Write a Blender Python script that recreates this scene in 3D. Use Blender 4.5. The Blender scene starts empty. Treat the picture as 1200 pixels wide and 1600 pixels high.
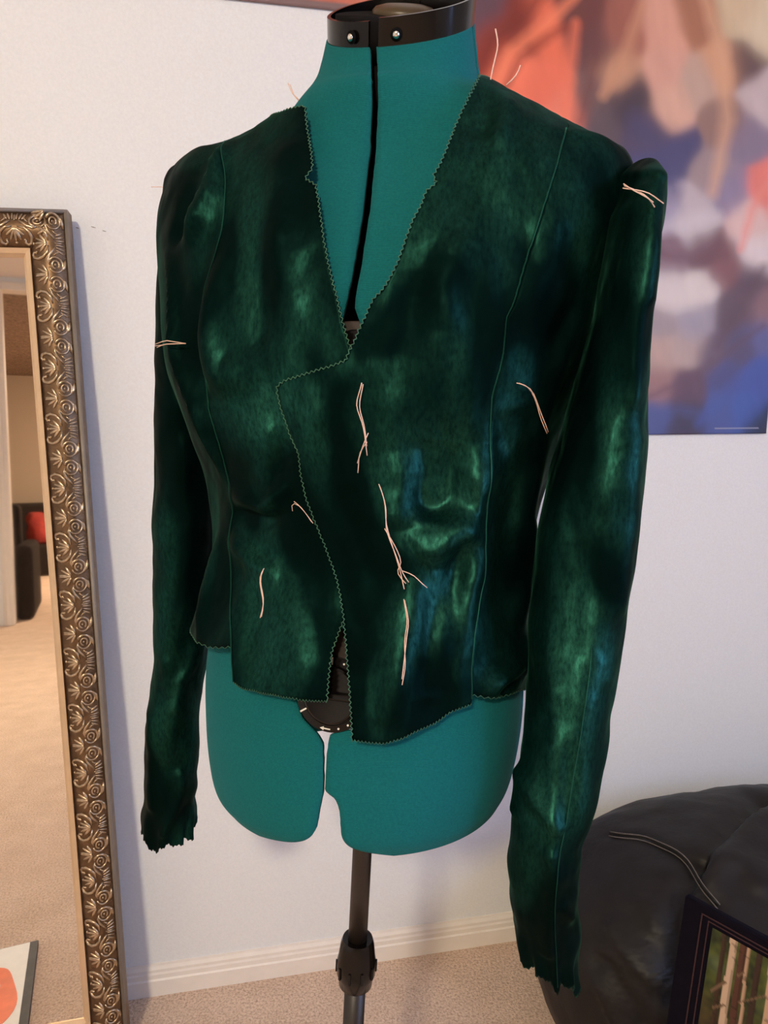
import bpy, math, random
import numpy as np
from mathutils import Vector, Matrix

# ------------------------------------------------------------------ camera, world, lights, exposure
scene = bpy.context.scene
COL = scene.collection
FPX, PITCH, HCAM = 1110.0, math.radians(9.0), 1.20
cam_data = bpy.data.cameras.new('camera')
cam_data.sensor_fit = 'HORIZONTAL'
cam_data.sensor_width = 36.0
cam_data.lens = 36.0 * FPX / 1200.0
cam_data.clip_start = 0.02
cam = bpy.data.objects.new('camera', cam_data)
cam.location = (0, 0, HCAM)
cam.rotation_euler = (math.pi / 2 - PITCH, 0, 0)
COL.objects.link(cam)
scene.camera = cam

world = bpy.data.worlds.new('world')
scene.world = world
world.use_nodes = True
bgn = world.node_tree.nodes['Background']
bgn.inputs[0].default_value = (0.50, 0.64, 1.0, 1)
bgn.inputs[1].default_value = 0.30

def area_light(name, loc, target, sx, sy, power, color):
    ld = bpy.data.lights.new(name, 'AREA')
    ld.shape = 'RECTANGLE'; ld.size = sx; ld.size_y = sy
    ld.energy = power; ld.color = color
    o = bpy.data.objects.new(name, ld)
    o.location = loc
    o.rotation_euler = (Vector(target) - Vector(loc)).to_track_quat('-Z', 'Y').to_euler()
    COL.objects.link(o)
    return o

# daylight coming in through the window of the right-hand wall
area_light('window_daylight', (2.16, -0.35, 1.55), (0.0, 0.5, 1.1), 1.35, 1.20, 40.0, (0.40, 0.56, 1.0))
# added fill light that brightens the next room, placed out of the mirror's view
area_light('next_room_fill', (0.85, -6.2, 2.60), (0.3, -6.4, 0.0), 0.35, 0.35, 190.0, (1.0, 0.80, 0.60))

scene.view_settings.view_transform = 'Standard'
scene.view_settings.look = 'None'
scene.view_settings.gamma = 1.0
scene.view_settings.use_curve_mapping = False
scene.view_settings.exposure = 0.0
try:
    scene.cycles.use_denoising = True
    scene.cycles.max_bounces = 8
except Exception:
    pass

# ------------------------------------------------------------------ camera geometry used to lay out real positions
_fw = np.array([0, math.cos(PITCH), -math.sin(PITCH)])
_up = np.array([0, math.sin(PITCH), math.cos(PITCH)])
_rt = np.array([1.0, 0, 0])
_C = np.array([0, 0, HCAM])

def ray(x, y):
    return (x - 600) / FPX * _rt - (y - 800) / FPX * _up + _fw

def at(x, y, Y):
    d = ray(x, y)
    return _C + d * (Y / d[1])

def on_floor(x, y, z=0.0):
    d = ray(x, y)
    return _C + d * ((z - HCAM) / d[2])

def project(P):
    v = np.asarray(P) - _C
    w = v @ _fw
    return 600 + FPX * (v @ _rt) / w, 800 - FPX * (v @ _up) / w

_a = on_floor(203, 1563); _c = on_floor(800, 1471)
WU = (_c - _a) / np.linalg.norm(_c - _a)          # along the wall
WN = np.array([WU[1], -WU[0], 0.0])               # out of the wall, into the room
W0 = _a - WN * 0.012                              # wall surface (the baseboard is 12 mm thick)
ZU = np.array([0, 0, 1.0])

def on_wall(x, y, off=0.0):
    d = ray(x, y)
    return _C + d * (((W0 + WN * off - _C) @ WN) / (d @ WN))

def wall_sz(x, y):
    P = on_wall(x, y)
    return (P - W0) @ WU, P[2]

def wpt(s, z, off=0.0):
    return W0 + WU * s + WN * off + ZU * z

# ------------------------------------------------------------------ helpers
def lin(c):
    c = np.asarray(c, float) / 255.0
    return np.where(c <= 0.04045, c / 12.92, ((c + 0.055) / 1.055) ** 2.4)

def tag(o, label=None, cat=None, group=None, kind=None):
    if label: o['label'] = label
    if cat: o['category'] = cat
    if group: o['group'] = group
    if kind: o['kind'] = kind
    return o

def empty(name, loc=(0, 0, 0)):
    o = bpy.data.objects.new(name, None)
    o.empty_display_size = 0.05
    o.location = loc
    COL.objects.link(o)
    return o

def put(name, me, mat=None, parent=None):
    if mat is not None and not me.materials:
        me.materials.append(mat)
    o = bpy.data.objects.new(name, me)
    COL.objects.link(o)
    if parent is not None:
        o.parent = parent
        p, off = parent, Vector((0, 0, 0))
        while p is not None:
            off += p.location
            p = p.parent
        o.location = -off           # meshes are written in world coordinates; parents are only translated
    return o

def mesh(name, verts, faces, mat=None, parent=None, smooth=True):
    me = bpy.data.meshes.new(name)
    me.from_pydata([tuple(map(float, v)) for v in verts], [], [tuple(f) for f in faces])
    me.update()
    if smooth:
        me.polygons.foreach_set('use_smooth', [True] * len(me.polygons))
    return put(name, me, mat, parent)

class MB:
    """collects shapes of one part"""
    def __init__(s):
        s.v = []; s.f = []
    def add(s, v, f):
        n = len(s.v)
        s.v += [tuple(map(float, p)) for p in v]
        s.f += [tuple(i + n for i in q) for q in f]
        return s
    def frame_box(s, O, X, Y, Z):
        """box spanned by corner O and edge vectors X, Y, Z"""
        O, X, Y, Z = map(np.asarray, (O, X, Y, Z))
        v = [O, O + X, O + X + Y, O + Y, O + Z, O + X + Z, O + X + Y + Z, O + Y + Z]
        return s.add(v, [(0, 3, 2, 1), (4, 5, 6, 7), (0, 1, 5, 4), (1, 2, 6, 5), (2, 3, 7, 6), (3, 0, 4, 7)])
    def box(s, x0, x1, y0, y1, z0, z1):
        return s.frame_box((x0, y0, z0), (x1 - x0, 0, 0), (0, y1 - y0, 0), (0, 0, z1 - z0))
    def tube(s, pts, radii, n=8, cap=True):
        pts = np.asarray(pts, float)
        k = len(pts)
        if np.isscalar(radii): radii = [radii] * k
        t = np.gradient(pts, axis=0)
        t /= np.linalg.norm(t, axis=1)[:, None] + 1e-12
        ref = np.array([0.13, 0.31, 0.94]) if abs(t[0][2]) < 0.9 else np.array([0.9, 0.2, 0.1])
        u = np.cross(t[0], ref); u /= np.linalg.norm(u)
        rings = []
        for i in range(k):
            u = u - t[i] * (u @ t[i]); u /= np.linalg.norm(u) + 1e-12
            w = np.cross(t[i], u)
            rings.append([pts[i] + radii[i] * (math.cos(a) * u + math.sin(a) * w)
                          for a in [2 * math.pi * j / n for j in range(n)]])
        v = [p for r in rings for p in r]
        f = [(i * n + j, i * n + (j + 1) % n, (i + 1) * n + (j + 1) % n, (i + 1) * n + j)
             for i in range(k - 1) for j in range(n)]
        if cap:
            f.append(tuple(range(n - 1, -1, -1)))
            f.append(tuple((k - 1) * n + j for j in range(n)))
        return s.add(v, f)
    def blob(s, c, ax, nu=8, nv=6):
        """ellipsoid with axis vectors ax (3x3 rows)"""
        c = np.asarray(c, float); ax = np.asarray(ax, float)
        v = [c + ax[2]]
        for i in range(1, nv):
            ph = math.pi * i / nv
            for j in range(nu):
                th = 2 * math.pi * j / nu
                v.append(c + math.sin(ph) * (math.cos(th) * ax[0] + math.sin(th) * ax[1]) + math.cos(ph) * ax[2])
        v.append(c - ax[2])
        f = [(0, 1 + j, 1 + (j + 1) % nu) for j in range(nu)]
        for i in range(nv - 2):
            for j in range(nu):
                f.append((1 + i * nu + j, 1 + (i + 1) * nu + j, 1 + (i + 1) * nu + (j + 1) % nu, 1 + i * nu + (j + 1) % nu))
        L = len(v) - 1
        f += [(L, 1 + (nv - 2) * nu + (j + 1) % nu, 1 + (nv - 2) * nu + j) for j in range(nu)]
        return s.add(v, f)
    def lathe(s, prof, c, axis=(0, 0, 1), n=32):
        """profile [(r, h)] turned about axis through c"""
        ax = np.asarray(axis, float); ax /= np.linalg.norm(ax)
        r0 = np.array([1.0, 0, 0]) if abs(ax[0]) < 0.8 else np.array([0, 1.0, 0])
        u = np.cross(ax, r0); u /= np.linalg.norm(u); w = np.cross(ax, u)
        c = np.asarray(c, float)
        v = [c + ax * h + r * (math.cos(2 * math.pi * j / n) * u + math.sin(2 * math.pi * j / n) * w)
             for r, h in prof for j in range(n)]
        k = len(prof)
        f = [(i * n + j, i * n + (j + 1) % n, (i + 1) * n + (j + 1) % n, (i + 1) * n + j)
             for i in range(k - 1) for j in range(n)]
        f.append(tuple(range(n - 1, -1, -1)))
        f.append(tuple((k - 1) * n + j for j in range(n)))
        return s.add(v, f)
    def build(s, name, mat=None, parent=None, smooth=False):
        return mesh(name, s.v, s.f, mat, parent, smooth)

def bevel(o, w=0.002, seg=2):
    m = o.modifiers.new('bevel', 'BEVEL'); m.width = w; m.segments = seg; m.limit_method = 'ANGLE'
    m.harden_normals = False
    return o

def solidify(o, t, off=-1.0):
    m = o.modifiers.new('solidify', 'SOLIDIFY'); m.thickness = t; m.offset = off
    return o

# numpy gradient noise
_rng = np.random.RandomState(7)
_perm = np.tile(_rng.permutation(256), 3)
_grad = _rng.normal(size=(256, 3)); _grad /= np.linalg.norm(_grad, axis=1)[:, None]

def noise3(P):
    P = np.asarray(P, float)
    i = np.floor(P).astype(int); f = P - i
    i &= 255
    w = f * f * f * (f * (f * 6 - 15) + 10)
    out = 0
    for dx in (0, 1):
        for dy in (0, 1):
            for dz in (0, 1):
                h = _perm[_perm[_perm[i[..., 0] + dx] + i[..., 1] + dy] + i[..., 2] + dz] % 256
                g = _grad[h]
                d = f - np.array([dx, dy, dz])
                wt = (w[..., 0] if dx else 1 - w[..., 0]) * (w[..., 1] if dy else 1 - w[..., 1]) * (w[..., 2] if dz else 1 - w[..., 2])
                out = out + wt * (g * d).sum(-1)
    return out

def catmull(rows, n=40):
    """smooth table through rows (k x m): returns v (fine), values"""
    R = np.asarray(rows, float); k = len(R)
    m = np.zeros_like(R)
    m[1:-1] = (R[2:] - R[:-2]) / 2
    m[0] = R[1] - R[0]; m[-1] = R[-1] - R[-2]
    vs = np.linspace(0, k - 1, (k - 1) * n + 1)
    i = np.minimum(vs.astype(int), k - 2); t = (vs - i)[:, None]
    h = ((2 * t**3 - 3 * t**2 + 1) * R[i] + (t**3 - 2 * t**2 + t) * m[i] + (-2 * t**3 + 3 * t**2) * R[i + 1] + (t**3 - t**2) * m[i + 1])
    return vs, h

def polydist(P, line):
    """distance of points P (n,3) to polyline (k,3), and position 0..1 along it"""
    best = np.full(len(P), 1e9); pos = np.zeros(len(P))
    k = len(line) - 1
    for i in range(k):
        a, b = line[i], line[i + 1]
        ab = b - a
        t = np.clip(((P - a) @ ab) / (ab @ ab + 1e-12), 0, 1)
        d = np.linalg.norm(P - a - t[:, None] * ab, axis=1)
        q = d < best
        best = np.where(q, d, best); pos = np.where(q, (i + t) / k, pos)
    return best, pos

# ------------------------------------------------------------------ materials
def new_mat(name):
    m = bpy.data.materials.new(name); m.use_nodes = True
    nt = m.node_tree
    b = nt.nodes['Principled BSDF']
    return m, nt, b

def node(nt, kind, **kw):
    n = nt.nodes.new(kind)
    for k, v in kw.items():
        if k.startswith('i_'):
            n.inputs[k[2:].replace('_', ' ')].default_value = v
        else:
            setattr(n, k, v)
    return n

def ramp(nt, src, stops):
    r = nt.nodes.new('ShaderNodeValToRGB')
    e = r.color_ramp.elements
    while len(e) < len(stops): e.new(0.5)
    for q, (p, c) in zip(e, stops):
        q.position = p; q.color = (*c, 1) if len(c) == 3 else c
    nt.links.new(src, r.inputs[0])
    return r.outputs[0]

NAP_SHIFT = (4.1, 3.2, 0.7)
def noise_tex(nt, scale, detail=4, rough=0.55, stretch=None, dist=0.0, shift=None):
    tc = nt.nodes.new('ShaderNodeTexCoord')
    mp = nt.nodes.new('ShaderNodeMapping')
    if stretch: mp.inputs['Scale'].default_value = stretch
    if shift: mp.inputs['Location'].default_value = shift
    nt.links.new(tc.outputs['Object'], mp.inputs[0])
    n = nt.nodes.new('ShaderNodeTexNoise')
    n.inputs['Scale'].default_value = scale; n.inputs['Detail'].default_value = detail
    n.inputs['Roughness'].default_value = rough; n.inputs['Distortion'].default_value = dist
    nt.links.new(mp.outputs[0], n.inputs['Vector'])
    return n.outputs['Fac']

def bump(nt, b, src, strength=0.2, dist=0.01):
    n = nt.nodes.new('ShaderNodeBump')
    n.inputs['Strength'].default_value = strength; n.inputs['Distance'].default_value = dist
    nt.links.new(src, n.inputs['Height']); nt.links.new(n.outputs[0], b.inputs['Normal'])

def simple(name, col, rough=0.5, metal=0.0, spec=0.5, var=0.0, scale=40, bmp=0.0, coat=0.0):
    m, nt, b = new_mat(name)
    b.inputs['Roughness'].default_value = rough; b.inputs['Metallic'].default_value = metal
    b.inputs['Specular IOR Level'].default_value = spec
    b.inputs['Coat Weight'].default_value = coat
    col = np.asarray(col, float)
    nz = noise_tex(nt, scale)
    v = max(var, 0.03)
    nt.links.new(ramp(nt, nz, [(0.3, tuple(col * (1 - v))), (0.7, tuple(np.minimum(col * (1 + v), 1)))]), b.inputs['Base Color'])
    if bmp: bump(nt, b, nz, bmp, 0.004)
    return m

M = {}
M['wall'] = simple('wall_paint', (0.775, 0.788, 0.80), 0.75, spec=0.25, var=0.012, scale=220, bmp=0.06)
M['wall_taupe'] = simple('wall_taupe', (0.42, 0.33, 0.25), 0.8, spec=0.2, var=0.03, scale=60, bmp=0.05)
M['ceiling'] = simple('ceiling_paint', (0.80, 0.72, 0.66), 0.9, spec=0.1, var=0.02, scale=120, bmp=0.1)
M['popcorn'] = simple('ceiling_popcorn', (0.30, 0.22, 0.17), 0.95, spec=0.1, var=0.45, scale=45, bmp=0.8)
M['trim'] = simple('trim_paint', (0.82, 0.76, 0.70), 0.45, spec=0.4, var=0.015, scale=30)

m, nt, b = new_mat('carpet'); M['carpet'] = m
n1 = noise_tex(nt, 200, 3, 0.75); n2 = noise_tex(nt, 9, 3, 0.6)
mx = node(nt, 'ShaderNodeMix', data_type='RGBA', blend_type='MULTIPLY'); mx.inputs[0].default_value = 1.0
nt.links.new(ramp(nt, n1, [(0.30, (0.46, 0.31, 0.225)), (0.5, (0.80, 0.60, 0.465)), (0.72, (0.97, 0.80, 0.66))]), mx.inputs[6])
nt.links.new(ramp(nt, n2, [(0.3, (0.86, 0.84, 0.82)), (0.7, (1, 1, 1))]), mx.inputs[7])
nt.links.new(mx.outputs[2], b.inputs['Base Color'])
b.inputs['Roughness'].default_value = 1.0; b.inputs['Specular IOR Level'].default_value = 0.05
bump(nt, b, n1, 0.8, 0.006)

m, nt, b = new_mat('teal_jersey'); M['teal'] = m
w1 = node(nt, 'ShaderNodeTexWave', wave_type='BANDS', bands_direction='Z'); w1.inputs['Scale'].default_value = 230
w1.inputs['Distortion'].default_value = 1.5; w1.inputs['Detail'].default_value = 1
tc = nt.nodes.new('ShaderNodeTexCoord'); nt.links.new(tc.outputs['Object'], w1.inputs[0])
nz = noise_tex(nt, 500, 2)
mx = node(nt, 'ShaderNodeMix', data_type='FLOAT'); mx.inputs[0].default_value = 0.6
nt.links.new(w1.outputs['Fac'], mx.inputs[2]); nt.links.new(nz, mx.inputs[3])
nt.links.new(ramp(nt, mx.outputs[0], [(0.25, (0.002, 0.086, 0.100)), (0.75, (0.005, 0.136, 0.150))]), b.inputs['Base Color'])
b.inputs['Roughness'].default_value = 0.9; b.inputs['Specular IOR Level'].default_value = 0.15
b.inputs['Sheen Weight'].default_value = 0.06; b.inputs['Sheen Tint'].default_value = (0.3, 0.8, 0.8, 1)
bump(nt, b, mx.outputs[0], 0.25, 0.001)

def velvet(name, base=(0.0004, 0.0034, 0.0034), sheen=(0.22, 0.95, 0.64), weight=0.28, gloss=(0.018, 0.092, 0.068)):
    m, nt, b = new_mat(name)
    nap = noise_tex(nt, 8, 2, 0.5, (1.5, 1.5, 0.7), 0.5, NAP_SHIFT)      # crushed pile: patches brushed up and down
    fine = noise_tex(nt, 330, 3, 0.7, (1.0, 1.0, 0.40))
    base = np.asarray(base)
    nt.links.new(ramp(nt, nap, [(0.35, tuple(base * 0.6)), (0.65, tuple(base * 2.0))]), b.inputs['Base Color'])
    sh = ramp(nt, nap, [(0.38, (0.10, 0.10, 0.10)), (0.52, (0.35, 0.35, 0.35)), (0.68, (1, 1, 1))])
    fm = ramp(nt, fine, [(0.32, (0.25, 0.25, 0.25)), (0.68, (1, 1, 1))])
    mu = node(nt, 'ShaderNodeMix', data_type='RGBA', blend_type='MULTIPLY'); mu.inputs[0].default_value = 1
    nt.links.new(sh, mu.inputs[6]); nt.links.new(fm, mu.inputs[7])
    sc = node(nt, 'ShaderNodeMath', operation='MULTIPLY'); sc.inputs[1].default_value = weight
    bw = nt.nodes.new('ShaderNodeRGBToBW'); nt.links.new(mu.outputs[2], bw.inputs[0])
    nt.links.new(bw.outputs[0], sc.inputs[0]); nt.links.new(sc.outputs[0], b.inputs['Sheen Weight'])
    b.inputs['Sheen Tint'].default_value = (*sheen, 1); b.inputs['Sheen Roughness'].default_value = 0.30
    b.inputs['Roughness'].default_value = 0.6; b.inputs['Specular IOR Level'].default_value = 0.04; b.inputs['Specular Tint'].default_value = (0.2, 0.8, 0.7, 1)
    # the pile leans upwards by a varying amount, so the shading normal leans with it
    b2 = nt.nodes.new('ShaderNodeBump'); b2.inputs['Strength'].default_value = 0.12; b2.inputs['Distance'].default_value = 0.001
    nt.links.new(fine, b2.inputs['Height'])
    cr = noise_tex(nt, 13, 2, 0.5, (1.3, 1.3, 0.9), 0.3)
    b1 = nt.nodes.new('ShaderNodeBump'); b1.inputs['Strength'].default_value = 0.35; b1.inputs['Distance'].default_value = 0.03
    nt.links.new(cr, b1.inputs['Height']); nt.links.new(b1.outputs[0], b2.inputs['Normal'])
    lean = node(nt, 'ShaderNodeMapRange'); lean.inputs[1].default_value = 0.35; lean.inputs[2].default_value = 0.68
    lean.inputs[3].default_value = -0.12; lean.inputs[4].default_value = 0.30
    nt.links.new(nap, lean.inputs[0])
    cv = nt.nodes.new('ShaderNodeCombineXYZ'); nt.links.new(lean.outputs[0], cv.inputs[2])
    ad = node(nt, 'ShaderNodeVectorMath', operation='ADD'); nt.links.new(b2.outputs[0], ad.inputs[0]); nt.links.new(cv.outputs[0], ad.inputs[1])
    no = node(nt, 'ShaderNodeVectorMath', operation='NORMALIZE'); nt.links.new(ad.outputs[0], no.inputs[0])
    nt.links.new(no.outputs[0], b.inputs['Normal'])
    # flattened (panne) pile has a broad green gloss
    gl = node(nt, 'ShaderNodeBsdfAnisotropic'); gl.inputs['Color'].default_value = (*gloss, 1); gl.inputs['Roughness'].default_value = 0.43
    nt.links.new(no.outputs[0], gl.inputs['Normal'])
    ms = nt.nodes.new('ShaderNodeMixShader')
    gf = node(nt, 'ShaderNodeMapRange'); gf.inputs[1].default_value = 0.46; gf.inputs[2].default_value = 0.68
    gf.inputs[3].default_value = 0.03; gf.inputs[4].default_value = 0.84
    nt.links.new(nap, gf.inputs[0])
    gm = node(nt, 'ShaderNodeMath', operation='MULTIPLY'); nt.links.new(gf.outputs[0], gm.inputs[0]); nt.links.new(fm, gm.inputs[1])
    nt.links.new(gm.outputs[0], ms.inputs[0])
    nt.links.new(b.outputs[0], ms.inputs[1]); nt.links.new(gl.outputs[0], ms.inputs[2])
    nt.links.new(ms.outputs[0], nt.nodes['Material Output'].inputs['Surface'])
    return m
M['velvet'] = velvet('green_velvet')
M['velvet_seam'] = velvet('green_velvet_seam', (0.006, 0.035, 0.026), (0.16, 0.70, 0.50), 1.0)
M['pinked'] = simple('pinked_cut_edge', (0.040, 0.125, 0.080), 0.8, var=0.5, scale=600)
M['thread'] = simple('basting_thread', (0.80, 0.55, 0.45), 0.7, var=0.1, scale=300)
M['black_plastic'] = simple('black_plastic', (0.004, 0.003, 0.003), 0.18, spec=0.28, var=0.1)
M['brown_plastic'] = simple('brown_black_plastic', (0.030, 0.020, 0.017), 0.32, spec=0.5, var=0.1)
M['cap_brown'] = simple('cap_brown', (0.055, 0.034, 0.012), 0.4, var=0.2)
M['black_matte'] = simple('black_matte', (0.004, 0.004, 0.005), 0.9, spec=0.1)
M['pole'] = simple('pole_black_metal', (0.016, 0.011, 0.009), 0.38, spec=0.5, var=0.1)
M['chrome'] = simple('screw_chrome', (0.75, 0.74, 0.70), 0.18, metal=1.0, var=0.15, scale=500)
M['white_print'] = simple('white_print', (0.75, 0.74, 0.72), 0.6)
M['bronze'] = simple('frame_bronze', (0.17, 0.105, 0.060), 0.42, metal=0.85, var=0.35, scale=60)
M['bronze_light'] = simple('ornament_bronze', (0.50, 0.39, 0.27), 0.30, metal=0.95, var=0.3, scale=120)
M['frame_side'] = simple('frame_side_grey', (0.26, 0.225, 0.19), 0.5, metal=0.3, var=0.08, scale=30)
M['liner'] = simple('liner_pale_gold', (0.66, 0.47, 0.30), 0.42, metal=0.35, var=0.06, scale=20)
m, nt, b = new_mat('mirror_glass'); M['mirror'] = m
b.inputs['Base Color'].default_value = (0.90, 0.86, 0.80, 1); b.inputs['Metallic'].default_value = 1.0
sm = noise_tex(nt, 3, 3); nt.links.new(ramp(nt, sm, [(0.3, (0.012, 0.012, 0.012)), (0.8, (0.04, 0.04, 0.04))]), b.inputs['Roughness'])

def leather(name, col, rough):
    m, nt, b = new_mat(name)
    n1 = noise_tex(nt, 14, 4, 0.6); n2 = noise_tex(nt, 240, 2)
    col = np.asarray(col)
    nt.links.new(ramp(nt, n1, [(0.3, tuple(col * 0.7)), (0.7, tuple(col * 1.3))]), b.inputs['Base Color'])
    b.inputs['Roughness'].default_value = rough; b.inputs['Specular IOR Level'].default_value = 0.32
    b1 = nt.nodes.new('ShaderNodeBump'); b1.inputs['Strength'].default_value = 0.15; b1.inputs['Distance'].default_value = 0.02
    b2 = nt.nodes.new('ShaderNodeBump'); b2.inputs['Strength'].default_value = 0.15; b2.inputs['Distance'].default_value = 0.001
    nt.links.new(n1, b1.inputs['Height']); nt.links.new(n2, b2.inputs['Height'])
    nt.links.new(b1.outputs[0], b2.inputs['Normal']); nt.links.new(b2.outputs[0], b.inputs['Normal'])
    return m
M['leather'] = leather('black_leather', (0.0085, 0.0070, 0.0068), 0.52)
M['stitch'] = simple('grey_stitch', (0.16, 0.14, 0.13), 0.7, var=0.2, scale=300)
M['navy'] = simple('navy_cloth', (0.004, 0.003, 0.008), 0.9, spec=0.1, var=0.2, scale=80)
M['maroon'] = simple('maroon_line', (0.034, 0.008, 0.012), 0.7)
M['dark_sofa'] = simple('dark_upholstery', (0.028, 0.021, 0.018), 0.95, spec=0.1, var=0.4, scale=60, bmp=0.3)
M['red_cloth'] = simple('red_cloth', (0.30, 0.030, 0.022), 0.9, var=0.2, scale=30, bmp=0.3)
M['paper'] = simple('paper_white', (0.82, 0.80, 0.76), 0.5, var=0.01)
M['paper_edge'] = simple('poster_paper_back', (0.75, 0.73, 0.70), 0.6)
M['orange_print'] = simple('orange_print', (0.85, 0.14, 0.04), 0.45, var=0.15, scale=25)
M['grey_print'] = simple('grey_print', (0.50, 0.47, 0.46), 0.45, var=0.2, scale=25)
M['dark_cover'] = simple('dark_cover', (0.05, 0.045, 0.05), 0.6, var=0.2)
M['scuff'] = simple('scuff_grey', (0.35, 0.32, 0.30), 0.8)
M['brass'] = simple('brass_yellow', (0.80, 0.52, 0.06), 0.3, metal=0.6, var=0.1)
m, nt, b = new_mat('lamp_globe'); M['globe'] = m
b.inputs['Emission Color'].default_value = (1.0, 0.80, 0.60, 1); b.inputs['Emission Strength'].default_value = 14.0
b.inputs['Base Color'].default_value = (0.9, 0.85, 0.8, 1)
m, nt, b = new_mat('window_glass'); M['glass'] = m
b.inputs['Transmission Weight'].default_value = 1.0; b.inputs['Roughness'].default_value = 0.0; b.inputs['IOR'].default_value = 1.05

def print_mat(name):
    m, nt, b = new_mat(name)
    a = nt.nodes.new('ShaderNodeVertexColor'); a.layer_name = 'print'
    nt.links.new(a.outputs[0], b.inputs['Base Color'])
    b.inputs['Roughness'].default_value = 0.38; b.inputs['Specular IOR Level'].default_value = 0.35
    return m

def printed_sheet(name, P, colors, mat, parent=None):
    """P: (r, c, 3) grid of points, colors (r, c, 3) linear print colours"""
    r, c = P.shape[:2]
    idx = np.arange(r * c).reshape(r, c)
    f = np.stack([idx[:-1, :-1], idx[1:, :-1], idx[1:, 1:], idx[:-1, 1:]], -1).reshape(-1, 4)
    me = bpy.data.meshes.new(name)
    me.from_pydata(P.reshape(-1, 3).tolist(), [], f.tolist()); me.update()
    at_ = me.color_attributes.new('print', 'FLOAT_COLOR', 'POINT')
    at_.data.foreach_set('color', np.concatenate([np.clip(colors, 0, 1).reshape(-1, 3), np.ones((r * c, 1))], 1).ravel())
    me.polygons.foreach_set('use_smooth', [True] * len(me.polygons))
    return put(name, me, mat, parent)

# ------------------------------------------------------------------ the room
RX0, RX1, RYB, CEIL = -2.1, 2.1, -3.80, 2.75
def struct(o):
    o['kind'] = 'structure'; return o

struct(MB().box(RX0 - 0.3, RX1 + 0.3, -9.2, 2.1, -0.06, 0.0).build('floor', M['carpet']))
struct(MB().box(RX0 - 0.1, RX1 + 0.1, RYB - 0.12, 2.1, CEIL, CEIL + 0.08).build('ceiling', M['ceiling']))
s0, s1 = -1.85, 2.75
struct(MB().frame_box(wpt(s0, 0, -0.10), WU * (s1 - s0), WN * 0.10, ZU * CEIL).build('wall_front', M['wall']))
struct(MB().box(RX0 - 0.1, RX0, RYB - 0.12, 1.0, 0, CEIL).build('wall_left', M['wall']))
# right wall with the window opening
wb = MB()
wb.box(RX1, RX1 + 0.1, RYB - 0.12, -1.05, 0, CEIL); wb.box(RX1, RX1 + 0.1, 0.35, 1.78, 0, CEIL)
wb.box(RX1, RX1 + 0.1, -1.05, 0.35, 0, 0.90); wb.box(RX1, RX1 + 0.1, -1.05, 0.35, 2.20, CEIL)
struct(wb.build('wall_right', M['wall']))
wf = MB()
for y0, y1, z0, z1 in ((-1.05, 0.35, 0.90, 0.95), (-1.05, 0.35, 2.15, 2.20), (-1.05, -1.00, 0.95, 2.15), (0.30, 0.35, 0.95, 2.15), (-0.37, -0.33, 0.95, 2.15)):
    wf.box(RX1 + 0.01, RX1 + 0.05, y0, y1, z0, z1)
win = struct(wf.build('window_1', M['trim']))
MB().box(RX1 + 0.028, RX1 + 0.032, -1.00, -0.37, 0.95, 2.15).build('pane', M['glass'], win)
MB().box(RX1 + 0.028, RX1 + 0.032, -0.33, 0.30, 0.95, 2.15).build('pane', M['glass'], win)
# back wall with a doorway, seen in the mirror
DX0, DX1, DZ = -1.125, 0.15, 2.66
wb = MB()
wb.box(RX0 - 0.1, DX0, RYB - 0.12, RYB, 0, CEIL); wb.box(DX1, RX1 + 0.1, RYB - 0.12, RYB, 0, CEIL); wb.box(DX0, DX1, RYB - 0.12, RYB, DZ, CEIL)
struct(wb.build('wall_back', M['wall']))
dt = MB()
dt.box(DX0 - 0.065, DX0 + 0.01, RYB - 0.13, RYB + 0.016, 0, DZ + 0.05); dt.box(DX1 - 0.01, DX1 + 0.065, RYB - 0.13, RYB + 0.016, 0, DZ + 0.05)
dt.box(DX0 + 0.01, DX1 - 0.01, RYB - 0.13, RYB + 0.016, DZ - 0.01, DZ + 0.05)
dt.box(DX0 - 0.05, DX0 - 0.02, RYB + 0.016, RYB + 0.024, 0, DZ + 0.05)
struct(bevel(dt.build('trim_1', M['trim']), 0.004))
# the next room
struct(MB().box(RX0 - 0.6, 1.4, -8.75, -8.65, 0, 2.72).build('wall_far', M['wall_taupe']))
struct(MB().box(RX0 - 0.6, 1.4, -8.7, RYB - 0.12, 2.70, 2.74).build('ceiling_far', M['popcorn']))
struct(MB().box(RX0 - 0.7, RX0 - 0.6, -8.7, RYB - 0.12, 0, 2.72).build('wall_far_left', M['wall_taupe']))
struct(MB().box(1.4, 1.5, -8.7, RYB - 0.12, 0, 2.72).build('wall_far_right', M['wall_taupe']))

# baseboard along the wall: moulded profile swept along it
prof = [(0.0, 0.0), (0.012, 0.0), (0.012, 0.034), (0.0095, 0.037), (0.0095, 0.046), (0.0075, 0.050), (0.0075, 0.056), (0.004, 0.062), (0.003, 0.066), (0.0, 0.066)]
v = [wpt(s, z, o) for s in (s0, s1) for o, z in prof]
k = len(prof)
struct(mesh('baseboard_front', v, [(i, (i + 1) % k, k + (i + 1) % k, k + i) for i in range(k)] + [tuple(range(k - 1, -1, -1)), tuple(range(k, 2 * k))], M['trim'], None, False))

# small scuffs on the wall beside the mirror
for x, y, l in ((121, 356, .006), (146, 355, .009), (163, 361, .007)):
    p = on_wall(x, y, 0.0002)
    MB().blob(p, [WU * l * 0.5 - ZU * l * 0.12, ZU * 0.0009, WN * 0.0006], 8, 5).build('scuff_mark', M['scuff'], bpy.data.objects['wall_front'])

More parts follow.
